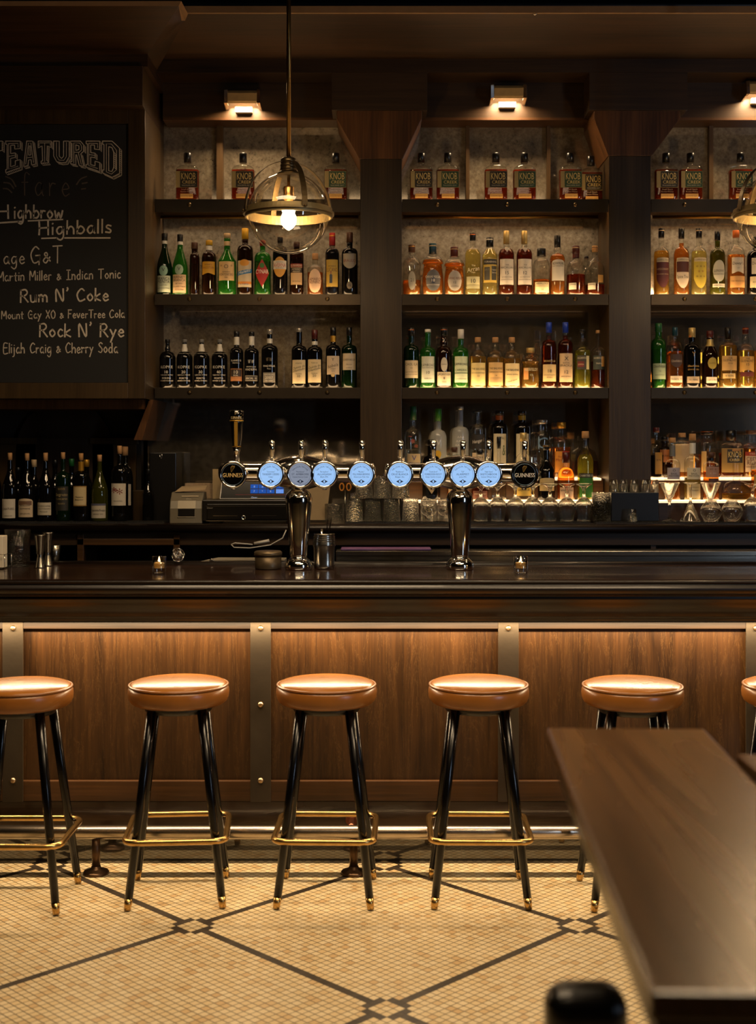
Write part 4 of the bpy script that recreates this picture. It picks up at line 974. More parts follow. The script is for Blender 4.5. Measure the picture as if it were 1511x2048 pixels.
m.rings([[(cx+q*math.cos(2*PI*j/20), y, cz+q*math.sin(2*PI*j/20)) for j in range(20)] for q, y in ((.0105, -.006), (.0105, -.010), (.007, -.011), (.006, -.009))]); m.build('lock', M_chrome, r)
t = MB(); text_into(t, 'Clover', WX(420, D)-X, WZ(1015.5, D)-CT, 3*s, 14*s, lambda a, c: (a, -.0078, c)); t.build('lettering', plain('#8a8478', .5, noise=0), r)
for sx in (-1, 1): MB().box(sx*.18-.02, sx*.18+.02, .02, .3, 0, .012).build('foot', M_black, r)
zt0 = WZ(1000, D)
r = thing('till_tablet', (WX(520, 6.06), 6.06, zt0+.0006), 'tilted till tablet with glowing blue keys on the cash drawer', 'tablet')
X, s = r.location.x, u(6.06)
hx0, hx1 = -82*s, 72*s; H = 72*s; lean = .055
def tp(x, z, d=0): return (x, z/H*lean+d, z)
m = MB(); m.hexa([tp(hx0, .002), tp(hx1, .002), tp(hx1, .002, .012), tp(hx0, .002, .012)], [tp(hx0+.012, H), tp(hx1, H), tp(hx1, H, .012), tp(hx0+.012, H, .012)]); m.build('tablet_case', plain('#c8c4bc', .35, .3, noise=.03), r, bevel=.004)
m = MB(); m.hexa([tp(hx0+.006, .007, -.0012), tp(hx1-.006, .007, -.0012), tp(hx1-.006, .007, .002), tp(hx0+.006, .007, .002)], [tp(hx0+.017, H-.005, -.0012), tp(hx1-.006, H-.005, -.0012), tp(hx1-.006, H-.005, .002), tp(hx0+.017, H-.005, .002)]); sc_ = m.build('screen', M_blackgloss, r)
m = MB(); W_ = MB()
for row, z0_ in enumerate((12.5, 22)):
    for col in range(4):
        xa = (-20+col*16.4+(2 if col == 3 else 0))*s; xb = xa+15.4*s; za, zb2 = z0_*s, (z0_+8.2)*s
        (W_ if (row == 0 and col == 3) else m).add([tp(xa, za, -.0022), tp(xb, za, -.0022), tp(xb, zb2, -.0022), tp(xa, zb2, -.0022)], [(0,1,2,3)])
m.build('blue_keys', emit('#2f64c8', .55), sc_); W_.build('bright_key', emit('#6f9cf0', .8), sc_)
t = MB(); k = 0
for row, z0_ in enumerate((16.6, 26)):
    for col in range(4):
        text_into(t, '7*0<8#4='[k], (-12.3+col*16.4+(2 if col == 3 else 0))*s, z0_*s, 3.6*s, 6*s, lambda a, c: tp(a, c, -.0026)); k += 1
text_into(t, 'Clover', -12*s, 4.6*s, 3*s, 16*s, lambda a, c: tp(a, c, -.0016))
t.build('key_lettering', emit('#dbe6ff', .6), sc_)
m = MB(); m.add([tp(-50*s, 9.6*s, -.002), tp(60*s, 9.2*s, -.002), tp(60*s, 9.7*s, -.002), tp(-50*s, 10.1*s, -.002)], [(0,1,2,3)]); m.build('red_line', emit('#c05048', .35), sc_)
MB().prism([(.04, .002), (.14, .002), (.075, H*.8)], 'X', -.05, .05).build('stand', M_black, r)
# receipt printer
D = 6.04; s = u(D)
r = thing('receipt_printer', (WX(372, D), D, CT), 'grey receipt printer with paper slip on the back counter', 'printer')
pr = [(0, 0), (0, 30*s), (.012, 45*s), (.045, 56*s), (.06, 62*s), (.15, 62*s), (.17, 50*s), (.17, 0)]
gm = plain('#6f6858', .4, .1, noise=.06)
MB().prism(pr, 'X', -33*s, 32*s).build('printer_body', gm, r, bevel=.004)
m = MB(); m.box(-16*s, 17*s, -.0025, 0, 14*s, 29*s); m.build('paper_slot', M_black, r)
m = MB(); m.box(-17*s, 18*s, -.004, .001, 12.5*s, 13.8*s); m.prism([(.030, 53.4*s), (.034, 55*s), (.036, 54.6*s), (.032, 52.8*s)], 'X', -11*s, 23*s); m.build('chrome_bar', plain('#c9bea6', .3, .5, noise=.02), r)
m = MB(); m.prism([(-.003, 30*s), (.010, 45.5*s), (.013, 45*s), (.001, 29.8*s)], 'X', -17*s, 19*s); m.build('cover', plain('#857b66', .35, .2, noise=.04), r)
t = MB(); text_into(t, 'EPSON', 4*s, 49*s, 2.2*s, 12*s, lambda a, c: (a, .020-.0015, c)); t.build('lettering', plain('#c9c2b2', .5, noise=0), r)
m = MB(); m.add([(-26*s, .05, 62.3*s), (36*s, .045, 67*s), (34*s, .15, 74*s), (-18*s, .15, 72*s), (-26*s, .05, 62.9*s), (36*s, .045, 67.6*s), (34*s, .15, 74.6*s), (-18*s, .15, 72.6*s)], [(0,1,2,3),(7,6,5,4),(0,1,5,4),(1,2,6,5),(2,3,7,6),(3,0,4,7)])
tag(m.build('paper_slip', plain('#b09a78', .8, noise=.06), loc=r.location), 'curled paper slips lying on top of the receipt printer', 'paper')
# things behind the till
tag(MB().box(WX(372, 6.3), WX(438, 6.3), 6.26, 6.33, CT, WZ(966, 6.3)).build('menu_stack', plain('#9b8468', .8, noise=.35, nscale=120), bevel=.002), 'stack of speckled menu cards standing behind the receipt printer', 'menus')
tag(MB().box(WX(426, 6.24), WX(446, 6.24), 6.22, 6.235, CT, WZ(938, 6.24)).build('menu_card', plain('#a5906c', .75, noise=.06)), 'plain cream card standing upright behind the till tablet', 'card')
m = MB(); m.add([P(600, 962, 6.22), P(662, 955, 6.22), P(652, 1040, 6.16), P(614, 1040, 6.16)]+[P(600, 962, 6.224), P(662, 955, 6.224), P(652, 1040, 6.164), P(614, 1040, 6.164)], [(0,1,2,3),(7,6,5,4),(0,1,5,4),(1,2,6,5),(2,3,7,6),(3,0,4,7)])
tag(m.build('printed_note', plain('#8d7a5c', .8, noise=.1)), 'curling printed note paper leaning behind the left beer tower', 'paper')
# scissors and tools in a cup
r = thing('tool_cup', (WX(668, 6.14), 6.14, MZ), 'small ridged clear glass cup on the back counter behind the steel canister', 'glass')
MB().lathe([(19*s, .0005), (19.5*s, 34*s), (18.5*s, 34*s), (17*s, 6*s), (.002, 5*s)], 24).build('glass_body', cut_glass(.8, 220), r)
m = MB()
for sx in (-1, 1):
    m.tube([(WX(690+sx*7, 6.2)+.010*math.cos(t), 6.2, WZ(974, 6.2)+.017*math.sin(t)) for t in [2*PI*i/20 for i in range(20)]], .0035, 8, closed=True)
sci = m.build('scissors', plain('#c07a28', .45, noise=.05)); tag(sci, 'orange-handled scissors standing behind the stacked tumblers', 'scissors')
MB().tube([(WX(690, 6.2), 6.2, CT+.001), (WX(690, 6.2), 6.2, WZ(980, 6.2))], .004, 8).build('blades', M_stainless, sci)
# black box left (speaker / wine key box) and wooden boxes
D = 6.235
r = thing('black_case', (WX(325, D), D, CT), 'tall black case with a small wire hook on its front, left of the receipt printer', 'case')
MB().box(-27*u(D), 27*u(D), 0, .2, 0, WZ(905, D)-CT).build('case_body', M_black, r, bevel=.004)
m = MB(); hz = WZ(914, D)-CT; m.tube([(-5*u(D), -.004, hz+.02), (-5*u(D), -.004, hz), (-3*u(D), -.005, hz-.008), (-1*u(D), -.004, hz), (-1*u(D), -.004, hz+.02)], .0014, 6); m.build('wire_hook', M_chrome, r)
tag(MB().box(WX(252, D), WX(294, D), 6.275, 6.38, CT, WZ(981, 6.27)).build('wooden_box', M_darkZ, bevel=.002), 'low dark wooden box beside the tall wine bottle', 'box')
# black box right with shot glasses
D = 6.10
bx = MB().box(-49*u(D), 46*u(D), 0, .06, 0, WZ(985, D)-MZ)
o = tag(bx.build('black_box', M_black, loc=(WX(1271, D), D, MZ), bevel=.002), 'matte black box carrying a row of upturned shot glasses on the back counter', 'box')
BXZ = WZ(985, D)

# ------------------------------------------------------------ glassware
def shell(outer, inner, n=28):   # one closed wall: inner face, rim, outer face
    return MB().lathe(list(reversed(inner))+list(outer), n, capb=True, capt=True)
def tumbler(): # upside down, wide rim at the bottom
    s = u(6.09); r = thing('tumbler', (0,0,0), '', 'glass', 'upturned hammered tumblers')
    m = shell([(17.7*s, 0), (17.9*s, .001), (15.2*s, 43*s), (14.2*s, 45.5*s), (.001, 45.8*s)], [(16.8*s, .0003), (14.0*s, 38*s), (.001, 40*s)]); m.build('glass_body', M_hammer, r); return r
def goblet():
    s = u(6.09); r = thing('stemmed_beer_glass', (0,0,0), '', 'glass', 'upturned stemmed beer glasses')
    m = MB(); pr = [(13.2*s, 0), (13*s, 2*s), (13.5*s, 8*s), (16.5*s, 22*s), (17*s, 30*s), (15*s, 39*s), (9*s, 45*s), (4.2*s, 48*s), (3*s, 52*s), (2.8*s, 60*s), (4*s, 65*s), (9*s, 70*s), (16*s, 73.5*s), (16.2*s, 75*s), (.001, 74.5*s)]
    m = shell(pr, [(12.4*s, .0003), (12.7*s, 8*s), (15.6*s, 22*s), (16*s, 30*s), (14*s, 38*s), (8*s, 43.5*s), (.001, 45*s)])
    m.build('glass_body', M_hammer2, r); return r
def shot():
    s = u(6.12); r = thing('shot_glass', (0,0,0), '', 'glass', 'upturned shot glasses')
    m = shell([(9.6*s, 0), (9.6*s, .001), (7.2*s, 24*s), (6.4*s, 25*s), (.001, 25*s)], [(8.4*s, .0003), (6.2*s, 15*s), (.001, 17*s)], 20)
    m.build('glass_body', M_stem, r); return r
def martini(up):
    s = u(6.10); r = thing('martini_glass', (0,0,0), '', 'glass', 'cocktail glasses on the back counter')
    pr = [(.001, 1.4*s), (4*s, 2.2*s), (13*s, .8*s), (13.6*s, 0), (13.6*s, .6*s), (4*s, 4*s), (2.2*s, 8*s), (2.8*s, 13*s), (2.0*s, 16*s), (2.4*s, 30*s), (2.8*s, 38*s), (5*s, 43*s), (20*s, 76*s), (20.3*s, 77*s), (19.4*s, 76.5*s), (4*s, 45*s), (.001, 43*s)]
    if not up: pr = [(a, 77*s-b) for a, b in pr]
    MB().lathe(pr, 32).build('glass_body', M_stem, r); return r
def snifter():
    s = u(6.08); r = thing('snifter_glass', (0,0,0), '', 'glass', 'upturned snifters on the back counter')
    m = shell([(14*s, 0), (14.5*s, 2*s), (21*s, 15*s), (22*s, 21*s), (19*s, 29*s), (11*s, 39*s), (10*s, 41*s), (12*s, 42.5*s), (.001, 42.5*s)], [(13.3*s, .0003), (20*s, 15*s), (21*s, 21*s), (18*s, 28.5*s), (10*s, 37*s), (.001, 38*s)], 30)
    m.build('glass_body', M_stem, r); return r
t0 = tumbler(); first = True
def place(proto, px, D, z, label, rz=0):
    global used
    o = proto if not proto.get('placed') else copy_tree(proto)
    if not proto.get('placed'): proto['placed'] = 1
    o.location = (WX(px, D), D, z); o.rotation_euler.z = rz; o['label'] = label
    if 'placed' in o and o is not proto: del o['placed']
    return o
for i, px in enumerate((709, 745.5, 783, 821)):
    place(t0, px, 6.09, MZ+.0003, 'upturned hammered tumbler, %s in the lower row of the stack' % ordn(i), i*.7)
tz = MZ+46*u(6.09)
for i, px in enumerate((728, 764, 801)):
    place(t0, px, 6.09, tz+.0006, 'upturned hammered tumbler, %s in the upper row of the stack' % ordn(i), i*1.1+.4)
sg = MB(); s = u(6.09)
smooth = thing('highball_glass', (0,0,0), '', 'glass', 'plain tumblers beside the hammered stack')
m = shell([(17*s, 0), (16*s, 44*s), (.001, 45*s)], [(16*s, .0003), (15*s, 38*s), (.001, 39*s)], 26); m.build('glass_body', M_hammer2, smooth)
for i, px in enumerate((857, 891)):
    place(smooth, px, 6.09, MZ+.0003, ['clear upturned glass just right of the stacked tumblers', 'clear upturned glass half hidden by the right beer tower'][i])
g0 = goblet()
for i, px in enumerate((961, 995, 1030, 1065, 1099, 1133, 1167)):
    place(g0, px, 6.09, MZ+.0003, 'upturned stemmed beer glass on the bar mat, %s of seven' % ordn(i), i*.9)
s = u(6.11)
r = thing('cooler_glass', (WX(1202, 6.11), 6.11, CT+.0005), 'tall hammered glass left of the black box', 'glass')
m = shell([(19.2*s, 60*s), (18.5*s, 0), (.001, 0)], [(18.2*s, 60*s), (17.4*s, 3*s), (.001, 2.5*s)]); m.build('glass_body', M_hammer, r)
s0 = shot()
for i, px in enumerate((1203, 1227, 1246, 1268, 1291, 1308)):
    if i == 0: continue
    place(s0, px, 6.13, BXZ+.0008, 'upturned shot glass on the black box, %s of five' % ordn(i-1), i)
place(s0, 1264, 6.06, MZ+.0003, 'single upturned shot glass in front of the black box')
m0 = martini(True); place(m0, 1338, 6.10, MZ+.0003, 'upright martini glass nearest the black box')
m1 = martini(False); place(m1, 1380, 6.09, MZ+.0003, 'upside-down martini glass between the two upright ones')
place(m0, 1420, 6.14, MZ+.0003, 'upright martini glass standing behind a snifter')
n0 = snifter(); place(n0, 1421, 6.05, MZ+.0003, 'upturned snifter in front of the martini glass'); place(n0, 1463, 6.07, MZ+.0003, 'upturned snifter below the glass decanter')
place(g0, 1504, 6.08, MZ+.0003, 'upturned stemmed beer glass at the right edge of the view')

# ------------------------------------------------------------ foreground tables and black chair
TZ = 1.05
def T(px, py): D = F*(CAMZ-TZ)/(py-HY); return Vector(((px-CX)*D/F, D, TZ))
a, b, c_ = T(1092, 1455), T(1408, 1457), T(1299, 1985)
dl = (c_-a); wv = (b-a); d4 = b+dl
r = thing('foreground_table', ((a.x+b.x)/2, (a.y+c_.y)/2, 0), 'long narrow bar-height wooden table blurred in the right foreground', 'table')
O = r.location
th = .034
q = [a-O, b-O, d4-O, c_-O]
m = MB(); m.hexa([Vector((v.x, v.y, TZ-th)) for v in q], [Vector((v.x, v.y, TZ)) for v in q]); m.build('table_top', M_table, r, bevel=.006)
m = MB(); ins = [v+(-(v-(q[0]+q[2])/2)*.10) for v in q]
m.hexa([Vector((v.x, v.y, TZ-th-.05)) for v in ins], [Vector((v.x, v.y, TZ-th-.0005)) for v in ins]); m.build('apron', M_black, r)
for v in (ins[1], ins[2]):
    MB().box(v.x-.045, v.x-.005, v.y-.02, v.y+.02, .0, TZ-th-.05).build('leg', M_black, r)
MB().box(min(ins[2].x, ins[1].x)-.2, ins[2].x, ins[2].y-.02, ins[2].y+.02, .0, .03).build('foot', M_black, r)
a2 = T(1432, 1508)
r = thing('second_table', (a2.x+.5, a2.y-.4, 0), 'second wooden bar-height table just beyond the first one at the right edge', 'table')
MB().box(.676-r.location.x, .5, -.4, .4, TZ-.034, TZ).build('table_top', M_table, r, bevel=.005)
MB().box(.0, .06, -.03, .03, 0, TZ-.034).build('pedestal', M_black, r); MB().box(-.2, .26, -.2, .2, 0, .02).build('base', M_black, r)
# black chair tucked beside the table
D = 1.95; s = u(D)
r = thing('black_chair', (WX(1170, D), D, 0), 'black leather-backed bar chair blurred at the bottom, beside the foreground table', 'chair')
Zt = WZ(1968, D)
bm_ = MB(); bm_.box(-82*s, 82*s, -.045, .045, Zt-.22, Zt); o = bm_.build('backrest', plain('#0a0908', .28, spec=.8, noise=.05), r, bevel=.036); o.modifiers['bevel'].segments = 6
MB().lathe([(.05, .56), (.085, .57), (.09, .59), (.08, .605)], 28, (0, .02, 0)).build('seat', M_blackgloss, r)
for sx in (-1, 1):
    MB().tube([(sx*.035, -.005, .575), (sx*.045, -.008, Zt-.16)], .009, 10).build('back_post', M_black, r)
    for sy in (-1, 1): MB().tube([(sx*.05, .02+sy*.05, .57), (sx*.11, .02+sy*.11, .0015)], .011, 10).build('leg', M_black, r)
# ------------------------------------------------------------ bottles
GL = {  # glass looks
 'clear': ((.97,.97,.94), .0, (.9,.9,.85)), 'smoke': ((.72,.70,.66), .02, (.4,.4,.4)),
 'green': ((.16,.52,.14), .28, (.06,.34,.04)), 'dkgreen': ((.035,.12,.03), .35, (.012,.05,.012)), 'olive': ((.30,.34,.06), .3, (.16,.17,.02)),
 'black': ((.02,.018,.016), .6, (.010,.009,.008)), 'brown': ((.20,.07,.02), .3, (.06,.02,.006)), 'blue': ((.3,.42,.55), .1, (.2,.3,.4)),
 'frost': ((.85,.87,.84), .62, (.70,.71,.68)),
}
LQ = {  # liquids: see-through tint and scattered colour
 'amber': ((.92,.48,.13), (.80,.36,.08)), 'gold': ((.95,.66,.20), (.90,.58,.14)), 'pale': ((.96,.86,.42), (.85,.72,.28)),
 'red': ((.60,.17,.05), (.34,.08,.025)), 'deep': ((.42,.10,.025), (.28,.06,.015)), 'dark': ((.03,.012,.006), (.016,.008,.004)), 'orange': ((.95,.46,.14), (.78,.32,.08)),
 'water': ((.95,.95,.92), (.5,.5,.48)), 'lemon': ((.9,.86,.3), (.7,.66,.1)),
}
def liquid_mat(k):
    key = ('liq', k)
    if key in _M: return _M[key]
    t, d = LQ[k]; fac = .03 if k == 'water' else (.4 if k == 'dark' else .24)
    m, nt, out = newmat('liquid')
    g = N(nt, 'ShaderNodeBsdfGlass'); g.inputs['Color'].default_value = (*t, 1); g.inputs['IOR'].default_value = 1.28; g.inputs['Roughness'].default_value = .02
    tr = N(nt, 'ShaderNodeBsdfTranslucent'); tr.inputs[0].default_value = (*d, 1)
    df = N(nt, 'ShaderNodeBsdfDiffuse'); df.inputs[0].default_value = (*d, 1)
    a = N(nt, 'ShaderNodeMixShader'); a.inputs[0].default_value = .35; L(nt, tr.outputs[0], a.inputs[1]); L(nt, df.outputs[0], a.inputs[2])
    b = N(nt, 'ShaderNodeMixShader'); b.inputs[0].default_value = fac; L(nt, g.outputs[0], b.inputs[1]); L(nt, a.outputs[0], b.inputs[2])
    L(nt, b.outputs[0], out.inputs[0]); _M[key] = m; return m
def prof_r(z, H, R, rn, zs, zn, kind):
    if z <= zs:
        if kind == 'belly': return R*(.84+.16*math.sin(PI*min(1, .12+.88*z/zs)))
        if kind == 'taper': return R*(.84+.16*z/zs)
        return R
    if z >= zn:
        if kind == 'bulb' or kind == 'belly': 
            q = (z-zn)/max(H-zn, 1e-6); return rn*(1+.38*math.exp(-((q-.16)/.13)**2))
        return rn
    t = (z-zs)/(zn-zs)
    if kind == 'slope': q = .5+.5*math.cos(PI*t); return rn+(R-rn)*q**.85
    if kind == 'cone': return rn+(R-rn)*(1-t)
    q = math.sqrt(max(0, 1-t*t)); r0 = rn+(R-rn)*q
    return r0 if t < .8 else rn+(R-rn)*(math.sqrt(1-.64)*(1-(t-.8)/.2)**1.3)
def body_profile(H, R, rn, zs, zn, kind, top, inset=0, base=.0):
    zz = [base, base+.0015]
    n = 6
    zz += [base+.004+(zs-base-.004)*i/n for i in range(n+1)]
    zz += [zs+(zn-zs)*i/10 for i in range(1, 11)] + [zn+(H-zn)*i/8 for i in range(1, 9)]
    zz = sorted({round(z, 5) for z in zz if z < top})+[top]
    out = []
    for z in zz:
        r = prof_r(z, H, R, rn, zs, zn, kind)-inset
        if z <= base+.0001: r *= .90
        elif z <= base+.0016: r *= .965
        out.append((max(r, .0015), z))
    return out
def patch(R, dep, pw, xh, z0, z1, shape, off):
    """paper label laid on the front of the body"""
    def surf(x, z, o=off):
        if pw == 2.0:
            a = max(-1.35, min(1.35, x/R)); return ((R+o)*math.sin(a), -(R+o)*dep*math.cos(a), z)
        return (x, -R*dep-o, z)
    N_ = 14; cols = []
    for i in range(N_+1):
        a = -1+2*i/N_
        if shape == 'oval': h = math.sqrt(max(0, 1-a*a)); lo, hi = .5-.5*h, .5+.5*h
        elif shape == 'diamond': h = 1-abs(a); lo, hi = .5-.5*h, .5+.5*h
        elif shape == 'arch': lo, hi = 0, .86+.14*math.sqrt(max(0, 1-a*a))
        elif shape == 'tri': lo, hi = abs(a), 1.0
        elif shape == 'wave': lo, hi = .06*math.cos(a*PI)+.06, 1.0
        elif shape == 'lens': h = (1-a*a)**.8; lo, hi = .5-.5*h, .5+.42*h
        elif shape == 'shield': lo, hi = .35*abs(a)**2, 1.0
        elif shape == 'band': lo, hi = .42+.2*a-.25, .42+.2*a+.25
        else: lo, hi = 0, 1
        cols.append((a, lo, hi))
    vs = []; fs = []
    for a, lo, hi in cols:
        vs += [surf(a*xh, z0+(z1-z0)*lo), surf(a*xh, z0+(z1-z0)*hi)]
    for i in range(N_): fs.append((2*i, 2*i+2, 2*i+3, 2*i+1))
    return vs, fs, surf
def label_mat(col): return plain(col, .6, noise=.08, nscale=60)
NECKC = {'black': ('#0d0c0b', .3, 0), 'cork': ('#b88a58', .8, 0), 'gold': ('#b98a30', .35, .6), 'goldlt': ('#c9ae6c', .4, .5), 'silver': ('#a8a49a', .3, .7), 'white': ('#d8d2c2', .5, 0), 'red': ('#a01c16', .4, 0), 'yellow': ('#c99a1c', .45, 0),
         'blue': ('#1b3aa0', .35, .1), 'teal': ('#16404e', .35, .2), 'green': ('#3f8a24', .4, 0), 'dkgreen': ('#1d5a2c', .35, 0), 'maroon': ('#4a140e', .35, 0), 'brown': ('#4a2a14', .5, 0), 'grey': ('#6b6a66', .5, 0), 'orange': ('#d06a20', .5, 0), 'tan': ('#b59a72', .5, 0)}
def ncm(k): c, r_, m_ = NECKC[k]; return plain(c, r_, m_, noise=.06)
def bottle(px, w, ytop, ybase, D, zbase, desc, group, kind='round', glass_='clear', liq=None, fill=.7, sh=.60, nk=.74, neck=.32, cap=('black', .12), collar=None, sq=None, labels=(), cat='bottle', rz=0, name='bottle', capw=1.12):
    s = u(D); R = w/2*s; H = (ybase-ytop)*s; rn = R*neck; zs, zn = H*sh, H*nk
    dep = 1.0; pw = 2.0; pwf = None
    if sq: dep, pw = sq; pwf = (lambda z, pw=pw, zs=zs, zn=zn: pw if z <= zs else (2.0 if z >= zn else pw+(2.0-pw)*(z-zs)/(zn-zs)))
    r = thing(name, (WX(px, D), D, zbase+.0004), desc, cat, group, math.radians(rz))
    capz = H-cap[1]*H
    tint, dif, dc = GL[glass_]
    b = MB(); pf = body_profile(H, R, rn, zs, zn, kind, capz+.001)
    if sq:
        def ringdep(z): return dep if z <= zs else (1.0 if z >= zn else dep+(1-dep)*(z-zs)/(zn-zs))
        rs = []
        for rr, z in pf:
            p_ = pwf(z); ring = []
            for j in range(28):
                t = 2*PI*j/28+PI/28; ct, st = math.cos(t), math.sin(t)
                if p_ != 2: ct = math.copysign(abs(ct)**(2/p_), ct); st = math.copysign(abs(st)**(2/p_), st)
                ring.append((rr*ct, rr*ringdep(z)*st, z))
            rs.append(ring)
        b.rings(rs)
    else: b.lathe(pf, 26)
    b.build('glass_body', glass(tint, .3, dif, dc, rough=.04, gain=.8), r)
    # milky foot, paler than the bottle: its colour stands in for the base glint
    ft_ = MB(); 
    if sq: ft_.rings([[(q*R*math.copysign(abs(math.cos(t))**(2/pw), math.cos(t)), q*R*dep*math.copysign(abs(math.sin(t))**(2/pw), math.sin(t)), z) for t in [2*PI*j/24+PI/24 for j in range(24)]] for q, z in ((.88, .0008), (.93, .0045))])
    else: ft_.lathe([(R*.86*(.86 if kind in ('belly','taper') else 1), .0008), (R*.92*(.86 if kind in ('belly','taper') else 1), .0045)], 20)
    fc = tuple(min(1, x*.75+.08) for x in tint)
    ft_.build('glint_foot', glass(fc, .3, .75, tuple(min(.9, .25+.7*x) for x in tint), gain=1.0), r)
    if liq and glass_ not in ('black', 'frost'):
        lz = max(fill*H, zs*.2); lp = body_profile(H, R, rn, zs, zn, kind, min(lz, capz-.004), inset=.0022, base=.006)
        lb = MB()
        if sq: lb.rings([[(rr*math.copysign(abs(math.cos(t))**(2/(pwf(z))), math.cos(t)), rr*ringdep(z)*math.copysign(abs(math.sin(t))**(2/(pwf(z))), math.sin(t)), z) for t in [2*PI*j/24+PI/24 for j in range(24)]] for rr, z in lp])
        else: lb.lathe(lp, 22)
        lb.build('liquid', liquid_mat(liq), r)
    cr = max(rn*capw, 0.004)
    MB().lathe([(cr, capz), (cr*1.0, H-.002), (cr*.9, H), (.001, H)], 18, capb=True, capt=False).build('cap', ncm(cap[0]), r)
    if len(cap) > 2:
        MB().lathe([(cr*1.04, H-cap[1]*H*.30), (cr*1.04, H-cap[1]*H*.22)], 18).build('cap_band', ncm(cap[2]), r)
    if collar:
        ck, c0, c1 = collar; z0, z1 = H*c0, H*c1
        r0, r1 = prof_r(z0, H, R, rn, zs, zn, kind)+.0008, prof_r(z1, H, R, rn, zs, zn, kind)+.0008
        zz = [z0+(z1-z0)*i/4 for i in range(5)]
        MB().lathe([(prof_r(z, H, R, rn, zs, zn, kind)+.0008, z) for z in zz], 22, capb=False, capt=False).build('neck_label', ncm(ck), r)
    for lb in labels:
        y0, y1, wf, col, shape = lb[:5]; texts = lb[5] if len(lb) > 5 else []; xo = lb[6] if len(lb) > 6 else 0
        z0, z1 = (ybase-y1)*s, (ybase-y0)*s
        Rl = prof_r((z0+z1)/2 if (z0+z1)/2 < zs else z0, H, R, rn, zs, zn, kind) if kind not in ('belly', 'taper') else max(prof_r(z, H, R, rn, zs, zn, kind) for z in (z0, (z0+z1)/2, z1 if z1 < zs else z0))
        xh = wf*R; layer = .0009+.0006*(lb[7] if len(lb) > 7 else 0)
        vs, fs, surf = patch(Rl, dep, pw, xh, z0, z1, shape, layer)
        if xo:
            q = xo*R; vs = [surf(*( (math.asin(max(-1, min(1, v[0]/(Rl+layer))))*Rl if pw == 2 else v[0])+q, v[2])) for v in vs]
        if col: lo = MB().add(vs, fs, True).build('label', label_mat(col), r)
        else: lo = r
        bycol = {}
        for t in texts:
            st, ty, th_, tc = t[:4]; bycol.setdefault(tc, []).append(t)
        for tc, ts in bycol.items():
            tm = MB()
            for t in ts:
                st, ty, th_ = t[:3]
                kw = t[4] if len(t) > 4 else {}
                text_into(tm, st, xo*R+kw.get('dx', 0)*R, (ybase-ty)*s, th_*s, 2*xh*kw.get('mw', .86), lambda a, c: surf(a, c, layer+.0007), slant=kw.get('sl', 0))
            tm.build('label_lettering', plain(tc, .6, noise=0), lo)
    return r
SHELFN = {1: "top shelf", 2: "middle shelf", 3: "bottom shelf"}
def row(bay, k, items, D=6.245, yb=None):
    ybase = {1: 398, 2: 588, 3: 775, 'lower': 1001, 'upper': 956}[k] if yb is None else yb
    z = shelf_z[(bay, k)]
    for i, it in enumerate(items):
        it = dict(it); d = it.pop('d'); dd = it.pop('D', D)
        where = '%s of the %s bay' % (SHELFN.get(k, str(k)+' step'), bay)
        pos = ordn(i).replace('leftmost', 'first')
        lab = '%s, %s, %s-bay %s' % (d, pos if i == 0 or len(d.split()) < 11 else pos.replace(' from left', ''), bay, SHELFN.get(k, str(k)+' step'))
        if len(lab.split()) > 16: print('LONG', lab)
        bottle(ybase=ybase, D=dd, zbase=z, desc=lab, group='bottles on the '+where, **it)

# top shelf: squat rye whiskey bottles with big capitals
def knob(px, w, ytop, ybase, D, z, desc, green):
    bg = '#2f4a2c' if green else '#2a2418'
    lz = ybase
    return bottle(px, w, ytop, ybase, D, z, desc, 'squat whiskey bottles', kind='round', glass_='clear', liq='red', fill=.64, sh=.62, nk=.75, neck=.24, cap=('black', .20), sq=(.55, 5.0), capw=1.35,
        labels=[(ybase-58, ybase-25, .93, '#a8925a', 'rect'), (ybase-57.3, ybase-25.7, .74, bg, 'rect', [('KNOB', ybase-48, 14, '#e6c878', {'mw': .84, 'dx': -.02}), ('CREEK', ybase-36, 6.4, '#e6c878', {'mw': .84, 'dx': .04}), ('SINGLE BARREL SELECT', ybase-29.5, 2.4, '#cfc6a8', {'mw': .8})], .17, 1),
                (ybase-24, ybase-14, .6, None, 'rect', [('Small Batch', ybase-21.5, 3.2, '#b9a888'), ('Bourbon Whiskey', ybase-17, 3.0, '#b9a888')], 0, 1),
                (ybase-13, ybase-4, .55, '#c79a52', 'rect', [('patiently aged', ybase-8.5, 3, '#8a5a2a')])])
kn = None
KN = [('left', 375, 301, 0), ('left', 486, 300, 0), ('left', 671, 302, 1), ('middle', 842, 305, 0), ('middle', 895, 301, 1), ('middle', 991, 301, 0), ('middle', 1048, 300, 1), ('middle', 1140, 299, 1), ('middle', 1181, 302, 0), ('right', 1331, 299, 0), ('right', 1380, 295, 1), ('right', 1480, 293, 1)]
protos = {}
kc = {}
for bay, px, yt, gr in KN:
    i = kc.get(bay, 0); kc[bay] = i+1
    Dk = 6.225 if px != 1181 else 6.29
    z = shelf_z[(bay, 1)]
    lab = 'squat whiskey bottle with %s label, %s, %s-bay top shelf' % ('green and gold' if gr else 'black and gold', ordn(i), bay)
    if gr not in protos:
        protos[gr] = knob(px, 46, 300, 396, Dk, z, lab, gr)
    else:
        o = copy_tree(protos[gr]); o.location = (WX(px, Dk), Dk, z+.0004); o['label'] = lab

